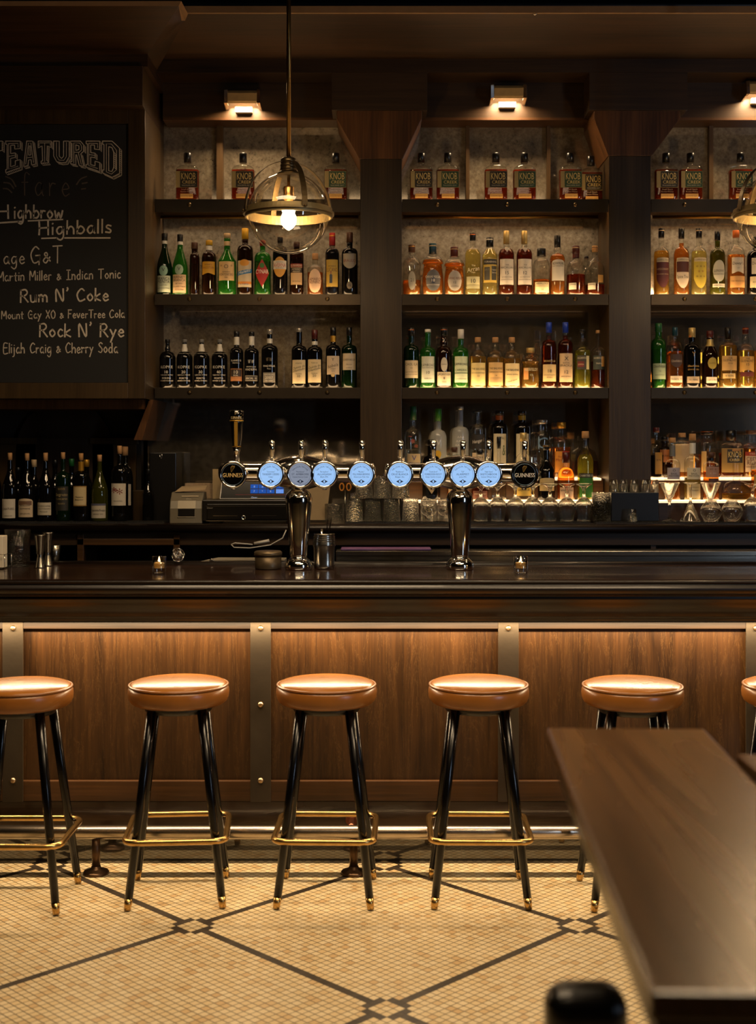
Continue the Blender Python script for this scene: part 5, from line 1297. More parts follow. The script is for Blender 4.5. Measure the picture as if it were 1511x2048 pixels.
W = '#cfc4ae'; K = '#1c1712'
B_ = dict
row('left', 2, [
 B_(d='green bottle with pale label and round eagle badge', px=329, w=31, ytop=463, kind='slope', sh=.42, nk=.80, neck=.34, glass_='dkgreen', cap=('black', .12), collar=('white', .83, .88), labels=[(549,582,.95,'#a7b09a','rect',[('BRANCA',555,6,K),('MENTA',561,6,K),('LIQUORE',568,2.5,K),('FRATELLI BRANCA MILANO',574,2.4,K)]),(529,549,.56,'#7fa08c','oval',[('V',537,7,K,{'mw':1.2})],0,1)]),
 B_(d='green bottle with cream label and round eagle badge', px=360, w=31, ytop=465, kind='slope', sh=.42, nk=.80, neck=.34, glass_='green', cap=('black', .12), collar=('white', .83, .88), labels=[(547,583,.95,'#c0a27c','rect',[('FERNET',552,5,K),('BRANCA',558,5,K),('BITTERS',565,2.5,K),('MILANO ITALIA',571,2.5,K),('DISTILLERIE',577,2.4,K)]),(527,547,.56,'#8fa48c','oval',[('V',535,7,K,{'mw':1.2})],0,1)]),
 B_(d='slim dark unlabelled bottle', px=389, w=20, ytop=481, kind='round', sh=.68, nk=.80, neck=.6, glass_='brown', liq='dark', fill=.6, cap=('brown', .12)),
 B_(d='dark bottle with yellow cap and yellow band label', px=418, w=29, ytop=477, kind='round', sh=.68, nk=.80, neck=.42, glass_='brown', liq='dark', fill=.7, cap=('yellow', .09), collar=('white', .82, .90), labels=[(521,547,.98,'#b98a1e','wave',[('ANGOSTURA',533,4.6,'#5a1a10'),('AMARO',527,3,'#5a1a10')])]),
 B_(d='green bottle with wide cream label', px=454, w=36, ytop=463, kind='cone', sh=.55, nk=.72, neck=.34, glass_='green', cap=('tan', .075), collar=('tan', .80, .87), labels=[(521,559,.96,'#c6a470','rect',[('AMARO',542,3,K),('MONTENEGRO',547,5,K),('* O *',531,8,'#4a3a26'),('1885',553,2.6,K)])]),
 B_(d='dark bottle with gold cap and blue slanted label band', px=490, w=32, ytop=453, kind='round', sh=.66, nk=.76, neck=.38, glass_='brown', liq='dark', fill=.8, cap=('yellow', .16), labels=[(519,572,.95,'#b9a88a','rect',[('S. MARIA',566,3,'#1f4f80')]),(517,530,.6,'#c98a2a','oval',[],0,1),(533,549,1.0,'#256a9c','band',[('Meletti',541,6,'#e0d8c4',{'sl':.3})],0,1),(561,566,.93,'#c07a2c','rect',[],0,1)]),
 B_(d='green bottle with red diamond label', px=525, w=33, ytop=477, kind='round', sh=.66, nk=.80, neck=.32, glass_='green', liq='dark', fill=.62, cap=('red', .1), labels=[(516,572,.92,'#9c1c14','diamond',[]),(524,534,.3,'#2f6a26','oval',[],0,1),(536,547,.9,None,'rect',[('CYNAR',541,8.5,'#e8dcc8')],0,2)]),
 B_(d='dark bottle with gold and white lens label', px=560, w=30, ytop=470, kind='round', sh=.72, nk=.86, neck=.32, glass_='smoke', liq='dark', fill=.75, cap=('black', .1), labels=[(508,552,1.0,'#c08a34','lens',[]),(519,536,.97,'#cfc6b4','rect',[('AMARO',522,2.6,K),('AVERNA',528,8,'#a01f16'),('SICILIANO',534,2.4,K)],0,1)]),
 B_(d='dark bottle with red and black tan label', px=593, w=28, ytop=480, kind='round', sh=.75, nk=.84, neck=.4, glass_='brown', liq='dark', fill=.7, cap=('brown', .1), labels=[(525,567,.9,'#b59468','rect',[('di torino',560,3,K)]),(525,532,.94,'#7e2418','rect',[('LUXARDO',528.5,4,'#e0d0b0')],0,1),(533,543,.88,'#2a2018','rect',[('AMARO',536,3.4,'#d8c8a0'),('ABANO',540.5,3,'#d8c8a0')],0,1)]),
 B_(d='clear bottle of orange liqueur with lace oval label', px=630, w=32, ytop=503, kind='round', sh=.60, nk=.72, neck=.34, glass_='clear', liq='orange', fill=.55, cap=('cork', .14), labels=[(536,583,.86,'#c9a888','oval',[('AMARO',556,6,'#5a3020'),('NONINO',562,6,'#5a3020')]),(543,576,.62,'#c08a60','oval',[],0,-.5)]),
 B_(d='dark bottle with red cap and yellow picture label', px=664, w=28, ytop=462, kind='round', sh=.66, nk=.76, neck=.4, glass_='smoke', liq='dark', fill=.76, cap=('red', .2, 'gold'), labels=[(517,571,.92,'#a98a34','rect',[('AMARO',530,3,K),('LUCANO',537,8,'#4a1f12')]),(546,564,.2,'#26303c','arch',[],-.15,1),(540,546,.12,'#8a5a3c','oval',[],-.15,2)]),
 B_(d='black bottle with grey heart-shaped label', px=699, w=32, ytop=461, kind='round', sh=.66, nk=.76, neck=.36, glass_='black', cap=('brown', .16), labels=[(505,535,.92,'#8a8070','shield',[('BRAULIO',519,6,'#6a1f18')]),(561,576,.36,'#5a5040','oval',[('15',568.5,5,'#1a1410')])]),
])
def kopke(n): return [(712-0,0,0,None,'rect')]
WT = '#c9c2b2'
kp = []
for i, (px, n) in enumerate(((335,'10'),(369,'20'),(403,'30'),(439,'40'))):
    kp.append(B_(d='black port bottle painted with %s in white' % n, px=px, w=32, ytop=677, kind='bulb', sh=.60, nk=.76, neck=.26, glass_='black', cap=('black' if i == 0 else 'grey', .07), capw=1.2, collar=None if i == 0 else ('white', .70, .90),
      labels=[(728,762,.98,None,'rect',[('KOPKE',733,5.6,WT,{'mw':.95}),(n,743,5.6,WT,{'mw':.4}),('YEARS OLD TAWNY',749,2.4,WT),('PORTO',755.5,3.6,WT,{'mw':.7}),('MATURED IN WOOD',760.5,2.3,WT)])]))
row('left', 3, kp+[
 B_(d='dark bottle with small bronze-edged 10 label', px=473, w=27, ytop=661, kind='round', sh=.62, nk=.72, neck=.38, glass_='black', cap=('black', .1), collar=('white', .76, .90), labels=[(718,728,.9,None,'rect',[('BLANDYS',720,3.6,WT),('MADEIRA',725,2.3,WT)]),(736,761,.95,'#8a5a30','rect',[]),(738,752,.86,'#241a12','rect',[('10',743,6.5,WT,{'mw':.4}),('BUAL',749.5,2.6,WT)],0,1)]),
 B_(d='black bottle with white crest reading MADEIRA', px=503, w=29, ytop=662, kind='round', sh=.62, nk=.72, neck=.36, glass_='black', cap=('black', .06), collar=('white', .76, .92), labels=[(716,762,.96,None,'rect',[('W W',722,8,WT,{'mw':.42}),('HENRIQUES',732.5,2.5,WT),('MADEIRA',738,4.4,WT)]),(750,761,.95,'#8a8272','rect',[]),(751.5,759.5,.88,'#1c1814','rect',[('SERCIAL  10',755.5,4,WT)],0,1)]),
 B_(d='black bottle with grey dated label', px=539, w=33, ytop=657, kind='round', sh=.64, nk=.74, neck=.32, glass_='black', cap=('silver', .08), collar=('white', .76, .84), labels=[(712,745,.9,None,'rect',[('W W',718,8,'#7a6a50',{'mw':.4}),('MADEIRA',731,4,WT),('Fine',736.5,3,WT,{'mw':.3})]),(744,764,.78,'#6d685e','rect',[('VERDELHO',748,3,WT),('2007',754,5.5,WT,{'mw':.6}),('MADEIRA',760.5,2.4,WT)])]),
 B_(d='dark port bottle with tall cream label marked 10', px=598, w=31, ytop=655, kind='round', sh=.62, nk=.72, neck=.36, glass_='black', cap=('silver', .06), labels=[(719,766,.95,'#c4b28c','rect',[('PORTO',726,2.6,K),('Quinta do',733,5,K,{'sl':.25}),('Infantado',738.5,5,K,{'sl':.25}),('TAWNY',747,2.4,K),('10',751.5,5,K,{'mw':.3})])]),
 B_(d='dark port bottle with tall cream label marked 20', px=629, w=31, ytop=658, kind='round', sh=.62, nk=.72, neck=.36, glass_='black', cap=('maroon', .16), collar=('white', .74, .80), labels=[(718,764,.95,'#c9b68e','rect',[('PORTO',725,2.6,K),('Quinta do',732,5,K,{'sl':.25}),('Infantado',737.5,5,K,{'sl':.25}),('TAWNY',746,2.4,K),('20',750.5,5,K,{'mw':.3})])]),
 B_(d='dark wine bottle with square cream label and gold seal', px=666, w=30, ytop=653, kind='round', sh=.62, nk=.72, neck=.36, glass_='black', cap=('black', .14), collar=('gold', .76, .86), labels=[(711,748,.94,'#c0ac90','rect',[('Y',718,6,K,{'mw':.2}),('Isabela',730,6.5,K,{'sl':.25,'mw':.75}),('SWEET',737,2.4,K),('2014',741,2.2,K,{'mw':.3})]),(745,753,.25,'#b9a070','oval',[],0,1)]),
 B_(d='dark wine bottle with high cream label', px=698, w=31, ytop=653, kind='round', sh=.62, nk=.72, neck=.34, glass_='dkgreen', liq='dark', cap=('black', .14), labels=[(706,739,.94,'#bfae90','rect',[('GOBERNADOR',718.5,4.2,K),('Oloroso',728,2.8,K,{'mw':.4}),('SHERRY',735,2.4,K,{'mw':.4})])]),
])
row('middle', 2, [
 B_(d='clear round-shouldered bottle with wooden stopper and etched front', px=823, w=37, ytop=486, kind='belly', sh=.58, nk=.76, neck=.30, liq='amber', fill=.30, cap=('brown', .14, 'gold'), capw=1.25, labels=[(541,578,.4,'#8d8676','oval',[('21',558,7,'#3a3228',{'mw':.4})])]),
 B_(d='broad whiskey bottle with teal stopper and grey crest marked 18', px=865, w=43, ytop=483, kind='belly', sh=.60, nk=.76, neck=.32, liq='amber', fill=.68, cap=('teal', .20, 'tan'), capw=1.1, labels=[(538,580,.72,'#5c5a58','oval',[('CHIVAS REGAL',552,5,'#d0c8b8',{'mw':1.05}),('18',559,6,'#e0d8c8',{'mw':.3}),('SCOTCH WHISKY',568,2.6,'#d0c8b8')]),(553,565,.2,'#26304a','oval',[('18',559,5.5,'#d8d0c0',{'mw':1.2})],0,1)]),
 B_(d='broad whiskey bottle with maroon stopper and silver crest', px=908, w=41, ytop=490, kind='belly', sh=.60, nk=.76, neck=.34, liq='amber', fill=.66, cap=('maroon', .20, 'tan'), capw=1.1, labels=[(540,580,.72,'#9c9488','oval',[('CHIVAS REGAL',555,5,'#5a2018',{'mw':1.05}),('12',563,4.5,'#2a2018',{'mw':.3}),('SCOTCH',571,2.6,'#2a2018')])]),
 B_(d='tall pale whisky bottle with white script and 10 band', px=945, w=32, ytop=462, kind='round', sh=.63, nk=.76, neck=.34, liq='pale', fill=.74, cap=('black', .12, 'orange'), labels=[(521,552,.93,None,'rect',[('The',529,3.4,W,{'mw':.25}),('Arran',536,9,W,{'sl':.2}),('Malt',543,3,W,{'mw':.25})]),(551,567,.92,'#b5ae84','rect',[('10',559.5,8.5,K,{'mw':.3})]),(567.5,575,.92,'#8f8a66','rect',[])]),
 B_(d='pale whisky bottle with black two-panel label', px=979, w=31, ytop=471, kind='cone', sh=.70, nk=.82, neck=.42, liq='pale', fill=.80, cap=('black', .16, 'white'), labels=[(515,563,.96,'#c9a94c','rect',[]),(516,527,.96,'#2c281e','rect',[('TORABHAIG',521.5,4,W)],0,1),(532,558,.38,'#4a463a','rect',[('2017',537,4,'#8a826c')],-.46,1),(530,558,.36,'#3a3628','rect',[('Legacy',537,3,W),('Series',543,3,W)],.50,1)]),
 B_(d='tall sherry-coloured bottle with gold neck and white label marked 15', px=1012, w=32, ytop=458, kind='round', sh=.62, nk=.74, neck=.34, liq='deep', fill=.72, cap=('goldlt', .20), labels=[(516,567,.96,'#c9bfae','rect',[('THE',528,2.6,K,{'mw':.3}),('MACALLAN',533,4,K),('15',543.5,6.5,K,{'mw':.3}),('DOUBLE CASK',552,2.2,K),('HIGHLAND SINGLE MALT',557,2,K)]),(494,503,.34,'#c9bca4','tri',[],0,2)]),
 B_(d='tall sherry-coloured bottle with gold neck and white label marked 12', px=1048, w=32, ytop=458, kind='round', sh=.62, nk=.74, neck=.34, liq='deep', fill=.72, cap=('goldlt', .20), labels=[(516,567,.96,'#c9bfae','rect',[('THE',528,2.6,K,{'mw':.3}),('MACALLAN',533,4,K),('12',543.5,6.5,K,{'mw':.3}),('DOUBLE CASK',552,2.2,K),('HIGHLAND SINGLE MALT',557,2,K)]),(494,503,.34,'#c9bca4','tri',[],0,2)]),
 B_(d='squat clear bottle with low cream label and black stopper', px=1082, w=34, ytop=493, kind='round', sh=.62, nk=.78, neck=.46, liq='amber', fill=.34, cap=('black', .17), labels=[(562,583,.90,'#c9b88c','rect',[('ABERLOUR',565,4,K),('HIGHLAND SINGLE MALT',570,2,K),('14',577,3.4,K,{'mw':.2})])]),
 B_(d='amber bottle with arched white label marked 12', px=1114, w=31, ytop=467, kind='belly', sh=.60, nk=.70, neck=.36, liq='amber', fill=.70, cap=('black', .20), labels=[(517,559,.88,'#c6bfae','arch',[('BOWMORE',524.5,5,K),('ISLAY SINGLE MALT',530,2,K),('AGED 12',537,0.1,K)]),(535,541,.34,'#1a1612','rect',[('12',538,4,W)],0,1)]),
 B_(d='round bottle of red whiskey half full with small low label', px=1151, w=38, ytop=488, kind='round', sh=.44, nk=.72, neck=.34, liq='red', fill=.42, cap=('maroon', .16, 'tan'), collar=('maroon', .76, .84), labels=[(564,577,.42,'#bdb49c','rect',[('GLENMORANGIE',567,3,K)],-.52)]),
 B_(d='round clear bottle with tan stopper and orange tag', px=1189, w=38, ytop=488, kind='round', sh=.46, nk=.74, neck=.28, liq='red', fill=.22, cap=('cork', .12, 'black'), labels=[(564,577,.42,'#bdb49c','rect',[('GLENMORANGIE',567,3,K)],-.52),(548,563,.34,'#cf9a4c','rect',[],.5)]),
 B_(d='small dark-capped bottle tucked behind its neighbours', px=1172, w=20, ytop=503, kind='round', sh=.55, nk=.72, neck=.4, liq='amber', fill=.3, cap=('black', .06), D=6.36),
])
row('middle', 3, [
 B_(d='dark bottle with cream label marked 12', px=822, w=31, ytop=654, kind='round', sh=.62, nk=.72, neck=.34, glass_='dkgreen', liq='dark', cap=('black', .14, 'orange'), labels=[(720,755,.95,'#bfae8c','rect',[('CAOL ILA',727.5,5,K),('12',735,3.4,K,{'mw':.2}),('ISLAY SINGLE MALT',743,2.2,K),('SCOTCH WHISKY',748,2.2,K)])]),
 B_(d='green bottle with white label marked 10', px=855, w=31, ytop=657, kind='round', sh=.60, nk=.70, neck=.36, glass_='green', liq='dark', fill=.5, cap=('white', .05), labels=[(712,764,.92,'#c2c4ae','rect',[('LAPHROAIG',729,5.4,K,{'mw':.95}),('ISLAY SINGLE MALT',734.5,2,K),('10',744,5.6,K,{'mw':.25}),('YEARS OLD',756,2.2,K)])]),
 B_(d='brown bottle with oval badge over white label', px=887, w=32, ytop=654, kind='bulb', sh=.56, nk=.70, neck=.36, glass_='brown', liq='dark', fill=.6, cap=('black', .13, 'orange'), labels=[(743,770,.94,'#c4b694','rect',[('LAGAVULIN',747.5,4.6,K),('8',755.5,4.4,K,{'mw':.15}),('YEARS',763,2.2,K)]),(714,742,.42,'#b9b09c','oval',[('SINGLE MALT',728,1.8,K)])]),
 B_(d='green bottle with two-line white label and pale cap', px=921, w=31, ytop=657, kind='round', sh=.60, nk=.70, neck=.36, glass_='green', liq='pale', fill=.62, cap=('white', .16), labels=[(712,764,.92,'#bfc8a4','rect',[('LAPHROAIG',727.5,5.2,K,{'mw':.95}),('CAIRDEAS',739,4.6,'#1f4a24'),('ISLAY SCOTCH WHISKY',757,2,K)]),(744.5,745.8,.92,'#2a4a2a','rect',[],0,1)]),
 B_(d='pale-gold bulb-necked bottle with yellowish label', px=955, w=34, ytop=673, kind='bulb', sh=.56, nk=.76, neck=.30, liq='gold', fill=.62, cap=('cork', .10), capw=1.2, labels=[(725,770,.94,'#d2bc7c','rect',[('THE BALVENIE',737,4.4,K),('DOUBLEWOOD',745,2.6,K),('12',751,3.4,K,{'mw':.2})])]),
 B_(d='gold bulb-necked bottle with tan label', px=990, w=34, ytop=673, kind='bulb', sh=.56, nk=.76, neck=.30, liq='gold', fill=.60, cap=('cork', .10), capw=1.2, labels=[(724,770,.94,'#c9a468','rect',[('THE BALVENIE',736,4.4,K),('CARIBBEAN CASK',743,2.4,K),('14',750,3.4,K,{'mw':.2})]),(754,764,.72,'#a98a5c','rect',[],0,1)]),
 B_(d='gold bulb-necked bottle with bright cream label', px=1023, w=34, ytop=673, kind='bulb', sh=.56, nk=.76, neck=.30, liq='gold', fill=.58, cap=('cork', .10), capw=1.2, labels=[(726,770,.94,'#e0c890','rect',[('THE BALVENIE',739,4.4,K),('SINGLE BARREL',748,2.4,K),('Small batch',760,3,K,{'sl':.3})])]),
 B_(d='short rounded gold bottle lettered on the glass', px=1060, w=36, ytop=694, kind='belly', sh=.62, nk=.84, neck=.32, liq='gold', fill=.66, cap=('goldlt', .12), capw=1.4, labels=[(730,760,.9,None,'rect',[('ABERFELDY',738,6,'#d8c8a0'),('12',749,4,'#d8c8a0',{'mw':.3})]),(735,758,.3,'#c88a4c','rect',[],-.62)]),
 B_(d='amber bottle with blue capsule and cream label marked 18', px=1097, w=31, ytop=643, kind='round', sh=.62, nk=.74, neck=.34, liq='deep', fill=.8, cap=('blue', .16), labels=[(728,762,.95,'#c9ad78','rect',[('18',741,6.5,K,{'mw':.3}),('HIGHLAND SINGLE MALT',749,2.2,K),('WHISKY',754,2.2,K)]),(718,727,.9,None,'rect',[('BRACKLA',721,3.8,'#c9b070')])]),
 B_(d='amber bottle with blue capsule and cream label marked 12', px=1130, w=31, ytop=643, kind='round', sh=.64, nk=.74, neck=.34, liq='deep', fill=.8, cap=('blue', .16), labels=[(706,763,.95,'#c6a880','rect',[('X',716,8,K,{'mw':.3}),('ROYAL',725,3,K),('BRACKLA',730,4.4,K),('12',743,6.5,K,{'mw':.3}),('SINGLE MALT',752,2.4,K)])]),
 B_(d='clear bottle with dark red and grey panel label', px=1164, w=32, ytop=657, kind='round', sh=.60, nk=.72, neck=.26, liq='lemon', fill=.64, cap=('black', .04), labels=[(710,738,.88,'#3a3428','rect',[('AUCHENTOSHAN',715,4.2,'#c9bfa0')]),(722,733,.4,'#6a201a','rect',[('SCOTCH',728,3,'#d0b890')],-.34,1),(711,738,.2,'#d8c890','rect',[],.55,1)]),
 B_(d='clear bottle with grey-green panel label', px=1195, w=28, ytop=659, kind='round', sh=.60, nk=.72, neck=.28, liq='red', fill=.46, cap=('cork', .05), labels=[(710,738,.88,'#343a30','rect',[('AUCHENTOSHAN',715,4,'#c9bfa0'),('TRIPLE',726,3,'#c9bfa0')]),(712,732,.26,'#d09a50','rect',[],.6,1)]),
])
row('right', 2, [
 B_(d='gold bottle with maroon label', px=1322, w=31, ytop=453, kind='round', sh=.60, nk=.72, neck=.34, liq='gold', fill=.66, cap=('black', .14, 'tan'), labels=[(519,573,.88,'#4e1c1c','shield',[('HEDONISM',536,4,'#b8a080'),('BLENDED GRAIN',546,2.4,'#b8a080')]),(513,522,.82,'#c9b896','arch',[('COMPASS BOX',518,3.2,K)],0,1)]),
 B_(d='amber bottle with maroon over white label', px=1362, w=31, ytop=453, kind='round', sh=.60, nk=.72, neck=.34, liq='amber', fill=.78, cap=('black', .15), labels=[(519,574,.90,'#c8b8a0','shield',[('Spice Tree',551,6.5,K)]),(521,542,.84,'#4a2018','rect',[],0,1),(513,521,.82,'#c9b896','arch',[('COMPASS BOX',517.5,3,K)],0,2)]),
 B_(d='pale bottle with yellow flowered label', px=1397, w=31, ytop=453, kind='round', sh=.60, nk=.72, neck=.34, liq='pale', fill=.66, cap=('black', .14, 'tan'), labels=[(519,574,.90,'#b9a438','shield',[('* * *',532,7,'#5a3a14'),('* *',542,7,'#7a2a18'),('* * *',552,7,'#5a3a14')]),(513,521,.82,'#c9b896','arch',[('COMPASS BOX',517.5,3,K)],0,2)]),
 B_(d='dark green bottle with white oval label', px=1434, w=30, ytop=459, kind='round', sh=.62, nk=.74, neck=.34, glass_='olive', liq='gold', fill=.8, cap=('black', .14), labels=[(518,561,.86,'#b9b4a0','oval',[('GLENGRANT',539,5,K),('SINGLE MALT',546,2.4,K)]),(565,572,.9,'#c9c2a8','rect',[('ARBORALIS',568.5,3,K)])]),
 B_(d='amber bottle with white and tan labels', px=1471, w=35, ytop=457, kind='round', sh=.62, nk=.76, neck=.34, liq='amber', fill=.62, cap=('orange', .11), labels=[(513,545,.72,'#c6bca8','wave',[("Dewar's",524.5,6,K),('12',534,3,K,{'mw':.2})]),(550,573,.94,'#b98a50','rect',[('THE ANCESTOR',560,2.8,K)])]),
 B_(d='dark bottle cut by the frame with white label', px=1510, w=34, ytop=470, kind='round', sh=.64, nk=.78, neck=.32, glass_='black', cap=('black', .13), labels=[(514,546,.72,'#c6bca8','rect',[("Dewar's",524.5,6,K)]),(551,573,.92,'#bfae88','rect',[('BLENDED',562,3,K)])]),
])
row('right', 3, [
 B_(d='green bottle with pale green label', px=1316, w=31, ytop=645, kind='taper', sh=.60, nk=.78, neck=.40, glass_='green', liq='dark', fill=.6, cap=('dkgreen', .13), labels=[(726,757,.95,'#9fae8c','rect',[('Glenfiddich',731.5,5.4,K),('12',741,3.2,K,{'mw':.2}),('SINGLE MALT',749,2.2,K)])]),
 B_(d='amber bottle with dark shield label and blue neck', px=1349, w=34, ytop=653, kind='round', sh=.62, nk=.78, neck=.28, liq='orange', fill=.60, cap=('teal', .14), labels=[(708,734,.72,'#3a2620','shield',[('Glenfiddich',721,5,'#b9a890')]),(751,764,.74,'#c8b89c','rect',[('Solera 15',757,4,K)])]),
 B_(d='black bottle with gold capsule', px=1383, w=32, ytop=654, kind='round', sh=.62, nk=.74, neck=.38, glass_='black', cap=('goldlt', .16), capw=1.15, labels=[(700,745,.85,None,'rect',[('Y',707,9,'#a88040',{'mw':.25}),('Glenfiddich',731,4,'#b08a48'),('GRAND CRU',738,3,'#b08a48')]),(752,765,.85,'#8a7a62','rect',[('23 YEARS',758.5,3,K)])]),
 B_(d='dark bottle with round gold medallion', px=1419, w=31, ytop=660, kind='slope', sh=.56, nk=.80, neck=.40, glass_='brown', liq='dark', fill=.62, cap=('maroon', .12), collar=('goldlt', .73, .85), labels=[(714,737,.62,'#a8923c','oval',[('Glenfiddich',725,4,'#6a5a20')],.1),(753,765,.74,'#c4b49c','rect',[('AGED 14 YEARS',759,2.6,K)],.05)]),
 B_(d='gold bottle with black capsule and cream label', px=1455, w=36, ytop=653, kind='round', sh=.66, nk=.76, neck=.32, liq='gold', fill=.70, cap=('black', .20), labels=[(711,740,.92,'#c49c60','rect',[('THE',715.5,3,K,{'mw':.25}),('GLENLIVET',719.5,4.6,K),('XVIII',726,3,K,{'mw':.3})]),(746,756,.72,'#c8aa70','rect',[('18 YEARS',751,3,K)],-.1)]),
 B_(d='gold bottle with wavy orange label marked 15', px=1490, w=34, ytop=653, kind='bulb', sh=.58, nk=.74, neck=.32, liq='gold', fill=.62, cap=('maroon', .11, 'orange'), capw=1.15, labels=[(712,743,.95,'#d0a052','wave',[('THE',716.5,3,K,{'mw':.25}),('GLENLIVET',721,4.8,K),('15',728,5,K,{'mw':.25})]),(743,752,.9,'#5a1c14','rect',[])]),
 B_(d='gold bottle cut by the frame with cream label', px=1522, w=32, ytop=653, kind='bulb', sh=.58, nk=.74, neck=.32, liq='gold', fill=.62, cap=('maroon', .11), labels=[(712,745,.95,'#d0a052','rect',[('14',724,5,K,{'mw':.25})])]),
])
# steps of the back counter, middle bay
row('middle', 'upper', [
 B_(d='tall clear bottle with green capsule, red fruit and bird label', px=826, w=32, ytop=813, kind='round', sh=.56, nk=.70, neck=.34, liq='water', fill=.4, cap=('dkgreen', .19), labels=[(862,902,.8,None,'rect',[('~',872,9,'#a0402c',{'dx':-.4,'mw':.3}),('*',886,16,'#b04a30',{'dx':-.1,'mw':.3}),('*',895,12,'#b04a30',{'dx':.35,'mw':.25})]),(908,930,.9,'#b9a888','rect',[('V',916,10,'#1d2c8a',{'mw':.3}),('GREY GOOSE',926,2.6,'#1d2c8a')],.08)]),
 B_(d='frosted bottle with green capsule and lemon picture', px=876, w=33, ytop=818, kind='round', sh=.56, nk=.70, neck=.34, glass_='frost', cap=('green', .18), labels=[(901,918,.42,'#c9a020','oval',[],-.1),(918,932,.9,'#b9ae8c','rect',[('La Poire',926,4,K)]),(875,896,.6,None,'rect',[('V',885,11,'#d8d8d4',{'mw':.4})],0,1)]),
 B_(d='frosted bottle with silver top and tree etching', px=920, w=33, ytop=813, kind='round', sh=.62, nk=.72, neck=.34, glass_='frost', cap=('silver', .05), labels=[(870,899,.8,None,'rect',[('^^^',876,7,'#e8e4da'),('^^^^',884,7,'#e8e4da'),('^^^^^',892,7,'#e8e4da')]),(822,843,.2,'#8f949c','rect',[],.12)]),
 B_(d='clear bottle with glass ball stopper and black label', px=955, w=32, ytop=822, kind='round', sh=.70, nk=.80, neck=.30, liq='water', fill=.42, cap=('black', .02), capw=1.5, labels=[(870,898,.86,'#211c18','rect',[('Hangar 1',882,7,'#d8d0c4',{'sl':.2})]),(906,925,.8,'#bda888','rect',[('VODKA',915,4,K)],.0)]),
 B_(d='dark bottle with orange neck band and tall white label', px=998, w=32, ytop=822, kind='round', sh=.72, nk=.82, neck=.46, glass_='black', cap=('black', .06), collar=('orange', .86, .93), labels=[(868,930,.86,'#c4b898','rect',[('No.1',876,6,K,{'dx':.4,'mw':.3}),('&',900,22,'#4a5a28',{'dx':.5,'mw':.25})])]),
 B_(d='dark bottle with yellow neck band and tall white label', px=1043, w=32, ytop=822, kind='round', sh=.72, nk=.82, neck=.46, glass_='black', cap=('black', .06), collar=('yellow', .86, .93), labels=[(868,930,.86,'#c4b898','rect',[('No.1',876,6,K,{'dx':.4,'mw':.3}),('&',900,22,'#3f5a22',{'dx':.5,'mw':.25})])]),
 B_(d='clear bottle with silver top and blue ring mark', px=1083, w=32, ytop=840, kind='round', sh=.66, nk=.80, neck=.58, liq='water', fill=.35, cap=('silver', .07), labels=[(870,902,.7,None,'rect',[('C',886,24,'#5f7c96',{'mw':.9})]),(873,899,.1,'#7c94aa','oval',[],-.5)]),
 B_(d='amber rum bottle with gold cap and yellow red label', px=1122, w=37, ytop=845, kind='round', sh=.62, nk=.74, neck=.44, liq='orange', fill=.55, cap=('gold', .11), labels=[(903,945,.86,'#c07c24','rect',[('THE REAL',914,3,'#7a1e12'),('McCOY',920,5.5,'#7a1e12')]),(903,912,.4,'#a02818','rect',[],.4,1)]),
 B_(d='round dark decanter-like bottle behind the others', px=1172, w=46, ytop=872, kind='round', sh=.34, nk=.72, neck=.22, glass_='smoke', liq='deep', fill=.4, cap=('black', .1)),
], D=6.375)
row('middle', 'lower', [
 B_(d='dark bottle with gold shield label below the taps', px=862, w=36, ytop=880, kind='round', sh=.60, nk=.75, neck=.4, glass_='black', cap=('black', .1), labels=[(962,988,.95,'#b0966a','tri',[('Jager',970,3,K)])]),
 B_(d='small bottle with low brown label below the taps', px=908, w=30, ytop=895, kind='round', sh=.6, nk=.75, neck=.4, liq='amber', fill=.55, cap=('brown', .1), labels=[(970,992,.9,'#b59a74','rect',[('GIN',980,4,K)])]),
 B_(d='small bottle with dark red label behind the goblets', px=959, w=34, ytop=900, kind='round', sh=.6, nk=.75, neck=.4, liq='red', fill=.5, cap=('black', .1), labels=[(982,998,.95,'#6a4030','rect',[('HENNESSY',988,3.6,'#c9b08c')])]),
 B_(d='small clear flask with black stopper', px=997, w=30, ytop=874, kind='cone', sh=.30, nk=.62, neck=.26, liq='water', fill=.3, cap=('black', .19), labels=[]),
 B_(d='clear bottle with pale capsule and yellow label', px=1046, w=34, ytop=866, kind='round', sh=.5, nk=.7, neck=.36, liq='water', fill=.45, cap=('goldlt', .13), labels=[(970,992,.95,'#c9a84c','rect',[('LIQUEUR',980,4,K)])]),
 B_(d='black cream-liqueur bottle with oval tan label', px=1092, w=34, ytop=890, kind='slope', sh=.50, nk=.74, neck=.34, glass_='black', cap=('black', .10, 'gold'), labels=[(956,982,.98,'#b9a06c','arch',[('CAROLANS',968,5.4,'#3a2414')])]),
 B_(d='round orange bottle with brown stopper', px=1131, w=35, ytop=905, kind='round', sh=.42, nk=.70, neck=.32, liq='orange', fill=.68, cap=('maroon', .22), capw=1.3, labels=[(975,999,.84,'#c0a084','rect',[('BENEDICTINE',981,3.4,K),('17 82',992,4.4,'#a02c18',{'mw':.4})])]),
 B_(d='pale bottle with green label and cork stopper', px=1170, w=32, ytop=863, kind='slope', sh=.56, nk=.80, neck=.30, liq='lemon', fill=.66, cap=('cork', .10), capw=1.5, labels=[(950,995,.95,'#2f6a1c','rect',[('*',970,8,'#a8c890',{'mw':.3})]),(947,956,.96,'#2c2a1e','rect',[('CHARTREUSE',951.5,4.4,'#d8d2b8',{'mw':.93})],0,1)]),
], D=6.232)
